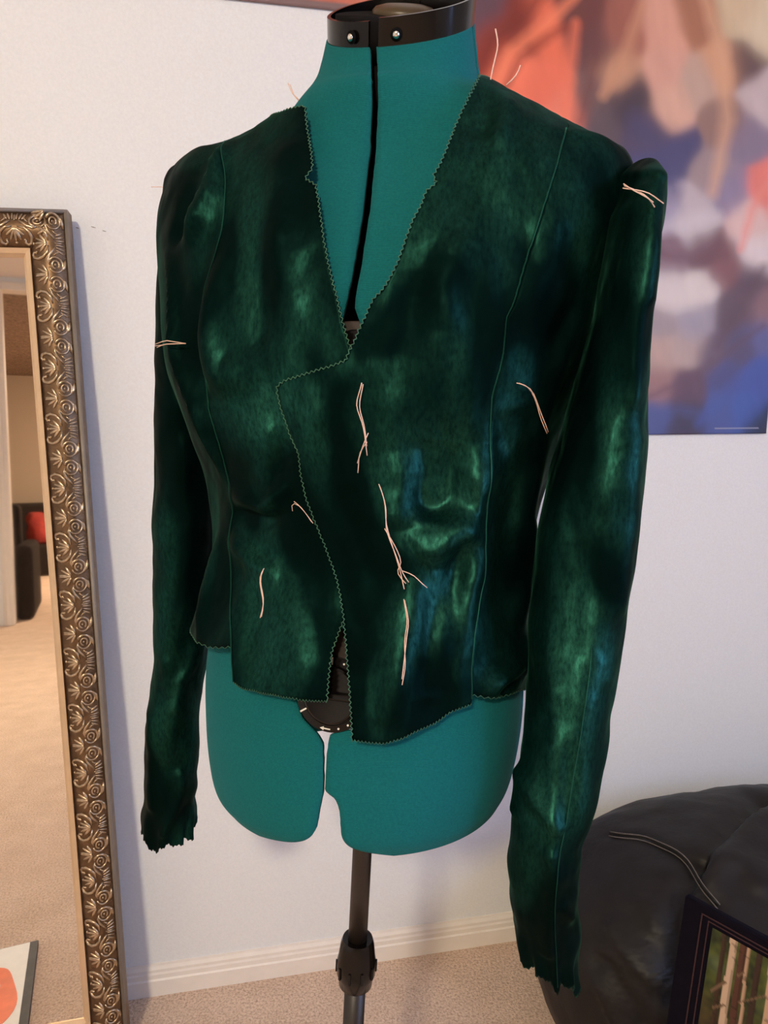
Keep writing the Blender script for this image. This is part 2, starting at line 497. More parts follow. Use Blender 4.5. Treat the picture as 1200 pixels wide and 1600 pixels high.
# ceiling lamp behind the camera: the room's warm light
LX, LY = -0.52, -1.95
lamp = empty('ceiling_lamp', (LX, LY, CEIL))
tag(lamp, 'round white ceiling lamp behind the camera', 'lamp')
MB().lathe([(0.0, 0.0), (0.10, 0.0), (0.11, -0.015), (0.105, -0.03), (0.0, -0.03)], (LX, LY, CEIL), n=32).build('lamp_base', M['trim'], lamp, True)
MB().lathe([(0.001, -0.125), (0.05, -0.12), (0.095, -0.095), (0.115, -0.06), (0.115, -0.035), (0.10, -0.03)], (LX, LY, CEIL), n=32).build('glass_shade', M['globe'], lamp, True)
ld = bpy.data.lights.new('ceiling_bulb', 'AREA'); ld.shape = 'DISK'; ld.size = 0.26
ld.energy = 77.0; ld.color = (1.0, 0.86, 0.63)
lo = bpy.data.objects.new('ceiling_bulb', ld); lo.location = (LX, LY, CEIL - 0.15)
lo.rotation_euler = (math.radians(35), 0, 0); COL.objects.link(lo)

# ------------------------------------------------------------------ ring surfaces (dress form, jacket, sleeves)
YAW, YC = math.radians(20.0), 0.70

class Surf:
    """rows of (xL, yL, xR, yR, front depth, back depth, forward tilt); theta 90 deg = front, 0 = picture right"""
    def __init__(s, rows, yaw=YAW, yc=YC, fit=0.975):
        tab = []
        for xl, yl, xr, yr, bf, bb, tl in rows:
            w = 0.5 * (xr - xl) / FPX * yc
            L = at(xl, yl, yc + w * math.sin(yaw)); R = at(xr, yr, yc - w * math.sin(yaw))
            Mi = (L + R) / 2
            L = Mi + (L - Mi) * fit; R = Mi + (R - Mi) * fit
            tab.append([*L, *R, bf, bb, tl])
        s.vs, s.tab = catmull(tab)
        s.vmax = len(rows) - 1
    def __call__(s, th, v):
        th = np.asarray(th, float); v = np.asarray(v, float)
        T = [np.interp(v, s.vs, s.tab[:, j]) for j in range(9)]
        L = np.stack(T[0:3], -1); R = np.stack(T[3:6], -1)
        Mi, A = (L + R) / 2, (R - L) / 2
        N = np.stack([A[..., 1], -A[..., 0], np.zeros_like(A[..., 0])], -1)
        N /= np.linalg.norm(N, axis=-1, keepdims=True)
        tl = T[8]
        N = N * np.cos(tl)[..., None]; N[..., 2] -= np.sin(tl)
        c, sn = np.cos(th), np.sin(th)
        e = 0.92
        cc = np.sign(c) * np.abs(c) ** e; ss = np.sign(sn) * np.abs(sn) ** e
        b = np.where(sn > 0, T[6], T[7])
        return Mi + A * cc[..., None] + N * (b * ss)[..., None]
    def normal(s, th, v, e=1e-3):
        a = s(th + e, v) - s(th - e, v)
        c = s(th, np.minimum(v + 0.03, s.vmax)) - s(th, np.maximum(v - 0.03, 0))
        n = np.cross(a, c)
        return n / (np.linalg.norm(n, axis=-1, keepdims=True) + 1e-12)
    def lut(s):
        th = np.radians(np.linspace(-25, 205, 921)); v = np.linspace(0, s.vmax, s.vmax * 40 + 1)
        TH, V = np.meshgrid(th, v)
        P = s(TH, V); n = s.normal(TH, V)
        if (n[len(v) // 2, 460] @ (_C - P[len(v) // 2, 460])) < 0:
            n = -n
        s.sign = 1.0
        x, y = project(P)
        face = ((_C - P) * n).sum(-1) > -0.001
        s._l = (TH[face], V[face], x[face], y[face])
    def inv(s, px, py):
        if not hasattr(s, '_l'): s.lut()
        TH, V, x, y = s._l
        i = np.argmin((x - px) ** 2 + (y - py) ** 2)
        return TH[i], V[i]
    def outward(s, th, v):
        n = s.normal(th, v)
        T = [np.interp(v, s.vs, s.tab[:, j]) for j in range(6)]
        Mi = np.stack([(T[j] + T[j + 3]) / 2 for j in range(3)], -1)
        P = s(th, v)
        sg = np.sign(((P - Mi) * n).sum(-1, keepdims=True)); sg[sg == 0] = 1
        return n * sg

def densify(pts, step=3.0):
    out = []
    for (x0, y0), (x1, y1) in zip(pts[:-1], pts[1:]):
        k = max(1, int(math.hypot(x1 - x0, y1 - y0) / step))
        out += [(x0 + (x1 - x0) * i / k, y0 + (y1 - y0) * i / k) for i in range(k)]
    return out + [pts[-1]]

def trace(surf, pts, step=3.0):
    q = np.array([surf.inv(*p) for p in densify(pts, step)])
    k = np.array([0.25, 0.5, 0.25])
    if len(q) > 6:
        for j in (0, 1):
            q[1:-1, j] = np.convolve(q[:, j], k, 'valid')
    return q            # (theta, v)

# ---- dress form
FORM = Surf([
    (515, 56, 741, 38, .062, .062, .60), (508, 95, 746, 82, .061, .062, .45), (500, 128, 750, 112, .063, .064, .30), (478, 168, 762, 142, .066, .066, .12),
    (420, 236, 835, 186, .066, .066, 0), (345, 266, 915, 228, .066, .068, 0), (308, 296, 962, 276, .072, .072, 0), (292, 330, 965, 350, .086, .080, 0),
    (288, 400, 945, 420, .100, .084, 0), (292, 480, 918, 500, .112, .086, 0), (300, 570, 890, 600, .116, .086, 0), (320, 640, 870, 660, .112, .085, 0),
    (347, 720, 852, 720, .103, .083, 0), (357, 790, 826, 800, .096, .081, 0), (360, 840, 815, 870, .095, .082, 0), (353, 900, 820, 930, .103, .090, 0),
    (346, 960, 825, 1000, .114, .100, 0), (342, 1020, 824, 1075, .124, .110, 0), (345, 1080, 821, 1130, .132, .118, 0), (351, 1130, 814, 1178, .137, .122, 0),
    (360, 1170, 803, 1222, .137, .122, 0), (374, 1192, 790, 1245, .130, .116, 0)])
fc = FORM(np.array([0.0, math.pi]), np.array([20.0, 20.0])).mean(0)
neck_c = FORM(np.array([0.0, math.pi]), np.array([0.0, 0.0])).mean(0)
POLE_T = at(566, 1330, 0.70); POLE_B = at(552, 1597, 0.70)
pdir = (POLE_B - POLE_T) / np.linalg.norm(POLE_B - POLE_T)
foot = POLE_T + pdir * ((0.0 - POLE_T[2]) / pdir[2])
form = empty('dress_form', (foot[0], foot[1], 0))
tag(form, 'teal jersey adjustable dress form on a black pole stand', 'dress form')

slitL = [(577, 66), (579, 110), (580, 160), (577, 230), (566, 330), (551, 420), (537, 488), (520, 560), (505, 700), (495, 850), (480, 950), (466, 1040), (462, 1100), (472, 1125), (494, 1148), (503, 1160), (504, 1190), (504, 1236), (497, 1270), (492, 1300), (482, 1314), (470, 1316)]
slitR = [(588, 72), (590, 110), (591, 160), (588, 230), (578, 330), (564, 420), (553, 480), (570, 520), (575, 600), (560, 750), (560, 900), (556, 980), (560, 1030), (574, 1060), (576, 1100), (556, 1140), (516, 1146), (512, 1165), (510, 1190), (507, 1236), (524, 1248), (531, 1268), (533, 1308), (542, 1328), (560, 1335)]
def edge_fn(q, vend):
    o = np.argsort(q[:, 1], kind='stable'); th, v = q[o, 0], q[o, 1]
    return lambda vv: np.interp(vv, v, th)
_eL = edge_fn(trace(FORM, slitL[:-2]), 21); _eR = edge_fn(trace(FORM, slitR[:-2]), 21)
eL = lambda v: _eL(v) + 0.42 * np.clip((np.asarray(v, float) - 19.5) / 1.5, 0, 1) ** 2.2      # rounded lower corners
eR = lambda v: _eR(v) - 0.30 * np.clip((np.asarray(v, float) - 19.5) / 1.5, 0, 1) ** 2.2
def form_panel(a, b, ncol, nm):
    vs_ = np.concatenate([np.linspace(0, 17, 120), np.linspace(17.05, 21, 60)])
    V = np.repeat(vs_[:, None], ncol, 1)
    A, B = a(vs_)[:, None], b(vs_)[:, None]
    TH = A + (B - A) * np.linspace(0, 1, ncol)[None]
    P = FORM(TH, V)
    idx = np.arange(P.shape[0] * ncol).reshape(P.shape[0], ncol)
    f = np.stack([idx[:-1, :-1], idx[:-1, 1:], idx[1:, 1:], idx[1:, :-1]], -1).reshape(-1, 4)
    o = mesh(nm, P.reshape(-1, 3), f.tolist(), M['teal'], form)
    me = o.data
    # outward normals, then thickness inwards
    c = FORM(np.array([0.0, math.pi]), np.array([10.0, 10.0])).mean(0)
    p = me.polygons[len(me.polygons) // 2]
    if (np.array(p.normal) @ (np.array(p.center) - c)) < 0: me.flip_normals()
    solidify(o, 0.005)
    return o
cst = lambda d: (lambda vv: np.full_like(np.asarray(vv, float), math.radians(d)))
form_panel(eL, cst(178.5), 40, 'body_panel')
form_panel(cst(1.5), eR, 50, 'body_panel')
form_panel(cst(181.5), cst(268.5), 30, 'body_panel')
form_panel(cst(271.5), cst(358.5), 30, 'body_panel')
# added black column, stands in for the shaded interior behind the front slit
core_t = neck_c + np.array([0.0, 0.006, -0.012]); core_b = FORM(np.array([0.0, math.pi]), np.array([14.0, 14.0])).mean(0)
MB().tube([core_t, (core_t * 2 + core_b) / 3, (core_t + 2 * core_b) / 3, core_b], [0.044, 0.046, 0.05, 0.05], 20).build('interior_shade_core', M['black_matte'], form, True)
# neck collar: two bands with screws, cap and core plate
def band(th0, th1, grow, dz0, dz1, nm):
    n = 40
    th = np.linspace(th0, th1, n)
    base = FORM(th, np.zeros(n)); c = neck_c
    axis = np.array([0.03, -0.50, 0.86]); axis /= np.linalg.norm(axis)
    vv = []
    for g in (grow, grow - 0.05):
        for h in (dz0, dz1):
            vv += list(c + (base - c) * g + axis * h)
    idx = lambda a_, i: a_ * n + i
    f = []
    for i in range(n - 1):
        f += [(idx(0, i), idx(0, i + 1), idx(1, i + 1), idx(1, i)), (idx(2, i), idx(3, i), idx(3, i + 1), idx(2, i + 1)),
              (idx(1, i), idx(1, i + 1), idx(3, i + 1), idx(3, i)), (idx(0, i), idx(2, i), idx(2, i + 1), idx(0, i + 1))]
    f += [(0, n, 3 * n, 2 * n), (n - 1, 3 * n - 1, 4 * n - 1, 2 * n - 1)]
    o = mesh(nm, vv, f, M['black_plastic'], form)
    m_ = o.modifiers.new('edge', 'EDGE_SPLIT'); m_.split_angle = math.radians(40)
    return o, axis
th_l, th_r = float(eL(0.0)), float(eR(0.0))
bL, cax = band(th_l + 0.02, math.radians(272), 0.985, -0.003, 0.018, 'neck_band')
bR, _ = band(math.radians(-91), th_r - 0.02, 1.005, -0.006, 0.020, 'neck_band')
for px, py, Bd in ((551, 42, bL), (619, 45, bR)):
    th, vv = FORM.inv(px, max(py, 64))
    th = float(FORM.inv(px, 70)[0])
    base = FORM(np.array([th]), np.array([0.0]))[0]
    pos = neck_c + (base - neck_c) * 1.012 + cax * 0.0075
    nn = base - neck_c; nn -= cax * (nn @ cax); nn /= np.linalg.norm(nn)
    MB().lathe([(0.0001, 0.0), (0.0050, 0.0), (0.0050, 0.0012), (0.0001, 0.0012)], pos + nn * 0.0002, nn, 20).build('screw_recess', M['black_matte'], Bd, True)
    MB().lathe([(0.0001, 0.0), (0.0030, 0.0), (0.0028, 0.0018), (0.0012, 0.0026), (0.0001, 0.0028)], pos + nn * 0.001, nn, 16).build('screw', M['chrome'], Bd, True)
MB().lathe([(0.0001, 0.020), (0.018, 0.019), (0.026, 0.017), (0.029, 0.014), (0.029, 0.008), (0.0001, 0.008)], neck_c + np.array([0.004, 0.024, 0.012]), cax, 40).build('neck_cap', M['cap_brown'], form, True)
MB().lathe([(0.0001, 0.010), (0.0575, 0.010), (0.0575, -0.02), (0.0001, -0.02)], neck_c, cax, 40).build('neck_plate', M['black_matte'], form, True)
# dials between the panels
def dial(px, py, r, lift, marks):
    th, vv = FORM.inv(px, py)
    c = FORM(np.array([th]), np.array([vv]))[0]; n = FORM.outward(np.array([th]), np.array([vv]))[0]
    n = n / np.linalg.norm(n)
    c = c + n * lift
    d = MB().lathe([(0.0001, -0.020), (r * 0.9, -0.020), (r, -0.006), (r, 0.0), (r * 0.985, 0.0022), (r * 0.80, 0.0030), (r * 0.79, 0.0020), (r * 0.77, 0.0020), (r * 0.75, 0.0058), (r * 0.70, 0.0070), (r * 0.5, 0.0062), (0.0001, 0.0055)], c, n, 56).build('dial', M['black_plastic'], form, True)
    m_ = d.modifiers.new('edge', 'EDGE_SPLIT'); m_.split_angle = math.radians(35)
    ux = np.cross(ZU, n); ux /= np.linalg.norm(ux); uy = np.cross(n, ux)
    # raised grip bar across the dial
    g = MB().frame_box(c + n * 0.005 - ux * r * 0.66 - uy * r * 0.10 , ux * r * 1.32, uy * r * 0.20, n * 0.006).build('grip_bar', M['black_plastic'], d)
    bevel(g, 0.002, 3)
    for kind, ang in marks:
        a = math.radians(ang); rd = math.cos(a) * ux + math.sin(a) * uy; tg = -math.sin(a) * ux + math.cos(a) * uy
        p = c + rd * r * 0.895 + n * 0.0026
        if kind == 'dot':
            MB().lathe([(0.0001, 0), (0.0009, 0), (0.0009, 0.0005), (0.0001, 0.0005)], p, n, 10).build('mark_dot', M['white_print'], d)
        elif kind == 'dash':
            MB().frame_box(p - rd * 0.0032 - tg * 0.0007, rd * 0.0064, tg * 0.0014, n * 0.0005).build('mark_dash', M['white_print'], d)
        else:
            ar = MB().frame_box(p - tg * 0.0045 - rd * 0.0005, tg * 0.0075, rd * 0.001, n * 0.0005)
            q = [p - tg * 0.0065, p - tg * 0.0030 + rd * 0.0016, p - tg * 0.0030 - rd * 0.0016]
            ar.add(q + [x + n * 0.0005 for x in q], [(0, 1, 2), (5, 4, 3), (0, 3, 4, 1), (1, 4, 5, 2), (2, 5, 3, 0)])
            ar.build('mark_arrow', M['white_print'], d)
    return c, n
dc, dn = dial(519, 1086, 0.0325, -0.001, [('dash', 92), ('dot', 70), ('dot', 192), ('dash', 212), ('arrow', 266), ('dot', 287), ('dot', 305), ('dash', 150), ('dot', 120), ('dash', 30)])
dial(552, 552, 0.026, -0.008, [('dot', 60), ('dot', 100), ('dash', 130)])
for (x, y), (x2, y2) in (((540, 500), (545, 560)), ((541, 985), (528, 1045))):
    th, vv = FORM.inv(x, y); th2, v2 = FORM.inv(x2, y2)
    n = FORM.outward(np.array([th]), np.array([vv]))[0]
    p = FORM(np.array([th]), np.array([vv]))[0] - n * 0.014; q = FORM(np.array([th2]), np.array([v2]))[0] - n * 0.014
    ux = np.cross(ZU, n); ux /= np.linalg.norm(ux)
    bevel(MB().frame_box(p - ux * 0.018, ux * 0.036, q - p, n * 0.010).build('slide_plate', M['brown_plastic'], form), 0.002)
# pole and stand
MB().tube([POLE_T - pdir * 0.45, POLE_T, POLE_T + pdir * 0.12], 0.0104, 24).build('upper_pole', M['pole'], form, True)
kc = at(557, 1503, 0.70)
MB().tube([kc - pdir * 0.01, kc + pdir * 0.2, foot - pdir * 0.06], 0.0118, 24).build('lower_pole', M['pole'], form, True)
knob = MB()
pr = [(0.0110, 0.030), (0.0165, 0.030), (0.0185, 0.024), (0.0205, 0.008), (0.0215, 0.004), (0.0215, -0.012), (0.0195, -0.016), (0.0185, -0.026), (0.0145, -0.030), (0.0118, -0.031)]
knob.lathe(pr, kc, -pdir, 28)
kn = knob.build('clamp_knob', M['black_plastic'], form, True)
m_ = kn.modifiers.new('edge', 'EDGE_SPLIT'); m_.split_angle = math.radians(40)
u1 = np.array([1.0, 0, 0])
for i in range(10):
    a = 2 * math.pi * i / 10
    d = np.array([math.cos(a), math.sin(a), 0.0])
    bevel(MB().frame_box(kc + d * 0.0205 - np.cross(ZU, d) * 0.0015 + pdir * 0.011, np.cross(ZU, d) * 0.003, d * 0.0025, -pdir * 0.014).build('grip_rib', M['black_plastic'], kn), 0.0006)
MB().lathe([(0.0001, 0.11), (0.020, 0.11), (0.026, 0.09), (0.028, 0.05), (0.022, 0.045), (0.0001, 0.045)], (foot[0], foot[1], 0), n=24).build('leg_hub', M['black_plastic'], form, True)
for i in range(4):
    a = math.radians(35 + 90 * i)
    d = np.array([math.cos(a), math.sin(a), 0.0])
    b0 = np.array([foot[0], foot[1], 0.075])
    lg = MB().tube([b0 + d * 0.02, b0 + d * 0.15 - ZU * 0.022, b0 + d * 0.27 - ZU * 0.06], [0.011, 0.010, 0.009], 12).build('leg', M['pole'], form, True)
    MB().blob(b0 + d * 0.272 - ZU * 0.062, [(0.014, 0, 0), (0, 0.014, 0), (0, 0, 0.013)], 12, 8).build('rubber_foot', M['black_plastic'], lg, True)

# ------------------------------------------------------------------ velvet jacket
JK = Surf([
    (475, 176, 748, 127, .070, .068, .10), (400, 226, 835, 168, .074, .072, 0), (350, 246, 900, 204, .076, .074, 0), (312, 256, 950, 228, .078, .076, 0),
    (286, 266, 985, 245, .080, .078, 0), (270, 295, 996, 285, .091, .082, 0), (261, 342, 985, 350, .102, .088, 0), (263, 400, 960, 420, .112, .092, 0),
    (272, 480, 935, 500, .119, .094, 0), (280, 570, 905, 600, .123, .094, 0), (304, 640, 885, 660, .120, .092, 0), (334, 720, 868, 720, .112, .090, 0),
    (344, 785, 842, 795, .106, .089, 0), (346, 835, 829, 868, .105, .090, 0), (336, 890, 829, 915, .114, .100, 0), (320, 950, 832, 970, .126, .112, 0),
    (308, 1005, 827, 1040, .136, .122, 0), (306, 1060, 822, 1090, .144, .130, 0), (306, 1120, 818, 1170, .150, .136, 0), (306, 1180, 815, 1240, .154, .140, 0)])
jroot = at(628, 1000, 0.70)
jacket = empty('velvet_jacket', (jroot[0], jroot[1], jroot[2]))
tag(jacket, 'unfinished dark green crushed velvet jacket with pinked raw edges on the dress form', 'jacket')

# folds: polylines traced on the cloth, width (m), height (m)
FOLDS = [
    ([(758, 690), (742, 760), (700, 812), (640, 845)], .011, .0060), ([(745, 805), (705, 842), (655, 868)], .009, .0050), ([(740, 780), (690, 780), (650, 800)], .010, -.0040),
    ([(748, 850), (725, 905), (706, 965), (692, 1080)], .009, .0055), ([(716, 830), (712, 905), (706, 1000), (690, 1110)], .006, -.0045), ([(665, 880), (646, 960), (628, 1060), (612, 1140)], .012, .0050),
    ([(690, 900), (676, 980), (660, 1090)], .010, -.0045), ([(600, 760), (620, 850), (640, 900)], .012, .0035), ([(690, 690), (680, 760), (672, 810)], .012, -.0055), ([(640, 700), (640, 770), (645, 820)], .012, .0030),
    ([(822, 800), (812, 900), (808, 980)], .009, .0045), ([(828, 1000), (800, 1046), (745, 1080)], .009, .0065), ([(815, 1030), (785, 1066), (770, 1082)], .005, -.0040), ([(835, 720), (815, 800), (800, 860)], .010, .0040),
    ([(352, 228), (330, 300), (292, 378)], .008, .0065), ([(345, 290), (322, 340), (300, 372)], .006, .0045), ([(300, 300), (285, 345), (270, 380)], .007, -.004),
    ([(262, 400), (274, 470), (280, 560), (318, 650), (348, 745)], .007, .0055), ([(322, 380), (310, 460), (300, 540), (325, 620)], .008, -.0045), ([(350, 400), (330, 470), (322, 520), (345, 600), (395, 560)], .013, .0040),
    ([(366, 772), (415, 792), (452, 755)], .008, .0050), ([(362, 800), (410, 815), (440, 810)], .007, -.0040), ([(362, 836), (398, 880), (440, 905)], .012, .0045), ([(425, 620), (445, 700), (420, 760)], .012, -.0030),
    ([(348, 830), (326, 925), (312, 1000)], .010, .0040), ([(400, 900), (395, 1000), (400, 1070)], .012, -.0035), ([(460, 900), (465, 1000), (470, 1080)], .014, .0030),
    ([(470, 200), (440, 260), (430, 350)], .013, .0025), ([(430, 330), (440, 420), (470, 500)], .014, .0030), ([(400, 420), (410, 500), (390, 560)], .012, -.0030),
    ([(792, 155), (785, 210), (770, 240)], .010, .0045), ([(745, 130), (760, 180), (750, 230)], .010, -.0030), ([(720, 360), (700, 440), (690, 520)], .014, .0035), ([(860, 330), (850, 430), (800, 500)], .013, .0035),
    ([(930, 330), (900, 420), (860, 500)], .012, .0040), ([(900, 380), (890, 480), (850, 560)], .010, -.0040), ([(650, 420), (640, 520), (620, 600)], .014, -.0030), ([(620, 600), (600, 700), (600, 760)], .016, .0025),
    ([(880, 520), (860, 600), (830, 700)], .011, .0035), ([(790, 640), (800, 740), (790, 860)], .014, -.0035), ([(770, 900), (775, 980), (760, 1060)], .012, -.0030), ([(480, 620), (500, 720), (520, 850)], .014, .0022),
]
FOLD3 = []
for pts, w, h in FOLDS:
    if pts[0][0] < 400: h *= 1.5
    if pts[0][0] > 590 and pts[-1][1] > 790: h *= 1.6; w *= 1.55
    q = trace(JK, pts, 25.0)
    FOLD3.append((JK(q[:, 0], q[:, 1]), w, h))

def cloth_disp(P, seed=0.0):
    Q = P + seed
    d = 0.0040 * noise3(Q * np.array([14, 14, 7])) + 0.0030 * noise3(Q * np.array([30, 30, 14]) + 9.3) + 0.0009 * noise3(Q * np.array([75, 75, 34]) + 4.1)
    for line, w, h in FOLD3:
        dist, pos = polydist(P, line)
        d = d + 1.35 * h * np.exp(-(dist / w) ** 2) * np.clip(4 * pos * (1 - pos) + 0.25, 0, 1)
    return np.where(d < -0.003, -0.003 - 0.0025 * np.tanh((-0.003 - d) / 0.0025), d)

def jacket_panel(nm, edgeA, edgeB, hem_pts, v0, ncol, nrow, off, pinkA=False, vhem_const=None, rows_by_edge=None):
    """grid between two edges (functions of v giving theta); the hem is traced too"""
    if vhem_const is None:
        hq = trace(JK, hem_pts, 4.0); o = np.argsort(hq[:, 0]); hth, hv = hq[o, 0], hq[o, 1]
        hem = lambda th: np.interp(th, hth, hv)
    else:
        hem = lambda th: np.full_like(th, vhem_const)
    vend = float(hem(np.array([float(edgeA(18.0))]))[0])
    if rows_by_edge:
        vv = np.linspace(v0, vend, 3000)
        P = JK(edgeA(vv), vv); s_ = np.concatenate([[0], np.cumsum(np.linalg.norm(np.diff(P, axis=0), axis=1))])
        vr = np.interp(np.linspace(0, s_[-1], nrow), s_, vv)
    else:
        vr = np.linspace(v0, vend, nrow)
    t = ((vr - v0) / (vend - v0))[:, None]
    S = np.linspace(0, 1, ncol)[None]
    V = np.repeat(vr[:, None], ncol, 1)
    for _ in range(6):
        A, B = edgeA(V), edgeB(V)
        TH = A + (B - A) * S
        V = v0 + t * (hem(TH) - v0)
        V = np.repeat(vr[:, None], ncol, 1) * (1 - t**3) + V * t**3
    A, B = edgeA(V), edgeB(V); TH = A + (B - A) * S
    P = JK(TH, V); N = JK.outward(TH, V)
    if pinkA:       # pinking-shear teeth along the front edge
        dirn = P[:, 1] - P[:, 0]; dirn /= np.linalg.norm(dirn, axis=1, keepdims=True) + 1e-9
        tg = np.gradient(P[:, 0], axis=0); tg /= np.linalg.norm(tg, axis=1, keepdims=True) + 1e-9
        ed = np.cross(tg, N[:, 0]); ed *= np.sign((ed * dirn).sum(1, keepdims=True) + 1e-9)
        P[::2, 0] -= 0.0018 * ed[::2]
    P[-1, ::2] += np.array([0, 0, -0.0020])      # teeth along the hem
    flat = P.reshape(-1, 3); nf = N.reshape(-1, 3)
    flat = flat + nf * (off + cloth_disp(flat))[:, None]
    n_ = P.shape[0]
    idx = np.arange(n_ * ncol).reshape(n_, ncol)
    f = np.stack([idx[:-1, :-1], idx[:-1, 1:], idx[1:, 1:], idx[1:, :-1]], -1).reshape(-1, 4)
    o = mesh(nm, flat, f.tolist(), M['velvet'], jacket)
    me = o.data; mid = idx[n_ // 2, ncol // 2]
    p = me.polygons[(n_ // 2) * (ncol - 1) + ncol // 2]
    if np.array(p.normal) @ nf[mid] < 0: me.flip_normals()
    solidify(o, 0.0016, -1.0)
    G = flat.reshape(n_, ncol, 3)
    return o, G, N

def edge_v(q):
    o = np.argsort(q[:, 1], kind='stable'); th, v = q[o, 0], np.maximum.accumulate(q[o, 1] + np.arange(len(o)) * 1e-6)
    return lambda vv: np.interp(vv, v, th)

R_EDGE = [(748, 128), (733, 160), (718, 195), (703, 232), (690, 262), (678, 280), (686, 288), (668, 303), (660, 325), (646, 352), (634, 385), (624, 415), (610, 442), (597, 462), (588, 468), (575, 495), (563, 520), (552, 545), (543, 565), (520, 574), (492, 583), (465, 591), (446, 597), (437, 603), (436, 612), (441, 640), (455, 678), (470, 705), (476, 745), (485, 780), (500, 815), (515, 855), (529, 900), (538, 950), (543, 1000), (548, 1070), (553, 1152)]
L_EDGE = [(476, 168), (479, 200), (484, 235), (487, 262), (474, 279), (491, 288), (497, 320), (503, 370), (512, 420), (524, 465), (535, 510), (547, 548), (580, 600), (595, 700), (588, 800), (566, 890), (541, 952), (528, 985), (516, 1020), (511, 1060), (508, 1094)]
R_PR = [(882, 208), (866, 265), (848, 320), (830, 372), (812, 430), (798, 475), (787, 500), (782, 560), (767, 615), (763, 680), (757, 760), (752, 840), (748, 900), (740, 980), (735, 1040), (731, 1092)]
L_PR = [(352, 222), (354, 290), (347, 350), (332, 420), (314, 490), (307, 540), (330, 640), (350, 715), (362, 770), (363, 850), (359, 940), (362, 1010), (366, 1066)]
qR, qL, qRP, qLP = (trace(JK, e) for e in (R_EDGE, L_EDGE, R_PR, L_PR))
fR, fL = edge_v(np.vstack([[-0.25, 0.0], qR])), edge_v(np.vstack([[math.pi + 0.25, 0.0], qL]))
vRP0, vLP0 = qRP[:, 1].min(), qLP[:, 1].min()
_r, _l = edge_v(qRP), edge_v(qLP)
fRP = lambda v: np.where(np.asarray(v) < vRP0, np.interp(v, [0, vRP0], [0.0, float(_r(vRP0))]), _r(v))
fLP = lambda v: np.where(np.asarray(v) < vLP0, np.interp(v, [0, vLP0], [math.pi, float(_l(vLP0))]), _l(v))
HEM_R = [(553, 1153), (576, 1157), (600, 1158), (625, 1150), (647, 1140), (682, 1126), (703, 1109), (731, 1096)]
HEM_RS = [(731, 1082), (759, 1086), (780, 1084), (801, 1077), (820, 1073)]
HEM_L = [(366, 1064), (378, 1075), (420, 1083), (470, 1092), (508, 1095)]
HEM_LS = [(309, 1002), (325, 1010), (345, 1010), (366, 1009)]
oR, gR, nR = jacket_panel('front_panel', fR, fRP, HEM_R, 0.02, 72, 330, 0.0045, True, rows_by_edge=True)
oL, gL, nL = jacket_panel('front_panel', fL, fLP, HEM_L, 0.02, 72, 300, 0.0, True, rows_by_edge=True)
oR['label'] = 'front panel with a pointed lapel flap, overlapping the other front'
oL['label'] = 'front panel tucked under the overlapping one'
side_r = cst(-30); side_l = cst(210)
oRS, gRS, _ = jacket_panel('side_panel', fRP, side_r, HEM_RS, 0.02, 56, 220, 0.0035)
oLS, gLS, _ = jacket_panel('side_panel', fLP, side_l, HEM_LS, 0.02, 56, 220, 0.0)
jacket_panel('back_panel', cst(-28), cst(-152), None, 0.02, 80, 160, 0.0, vhem_const=16.6)
# raw pinked cut edges and seams
def strip(nm, G, parent, r=0.00055, mat='pinked', lift=0.0):
    return MB().tube(G, r, 5).build(nm, M[mat], parent, True)
strip('pinked_edge', gR[:, 0], oR, 0.0005); strip('pinked_edge', gL[:, 0], oL, 0.0005)
strip('hem_edge', gR[-1], oR, 0.0003); strip('hem_edge', gL[-1], oL, 0.0003); strip('hem_edge', gRS[-1, :40], oRS, 0.0003); strip('hem_edge', gLS[-1, :40], oLS, 0.0003)
def seam_line(q, off, nm, r):
    P = JK(q[:, 0], q[:, 1]); N = JK.outward(q[:, 0], q[:, 1])
    P = P + N * (off + cloth_disp(P))[:, None]
    return MB().tube(P[::3], r, 6).build(nm, M['velvet_seam'], jacket, True)
seam_line(qRP[qRP[:, 1] > 1.9], 0.0046, 'princess_seam', 0.0007)
seam_line(qLP[qLP[:, 1] > 1.9], 0.0006, 'princess_seam', 0.0005)

# ---- sleeves: tubes of rings (y, x left, x right) at depth Y with depth radius
class Tube:
    def __init__(s, rows):
        tab = []
        for y, xl, xr, Y, ry in rows:
            a, b = at(xl, y, Y), at(xr, y, Y)
            tab.append([*((a + b) / 2), (b - a)[0] / 2, ry])
        s.vs, s.tab = catmull(tab); s.vmax = len(rows) - 1
    def __call__(s, ph, v):
        T = [np.interp(v, s.vs, s.tab[:, j]) for j in range(5)]
        c = np.stack(T[:3], -1)
        o = np.stack([T[3] * np.cos(ph), -T[4] * np.sin(ph), np.zeros_like(ph)], -1)
        return c + o, o

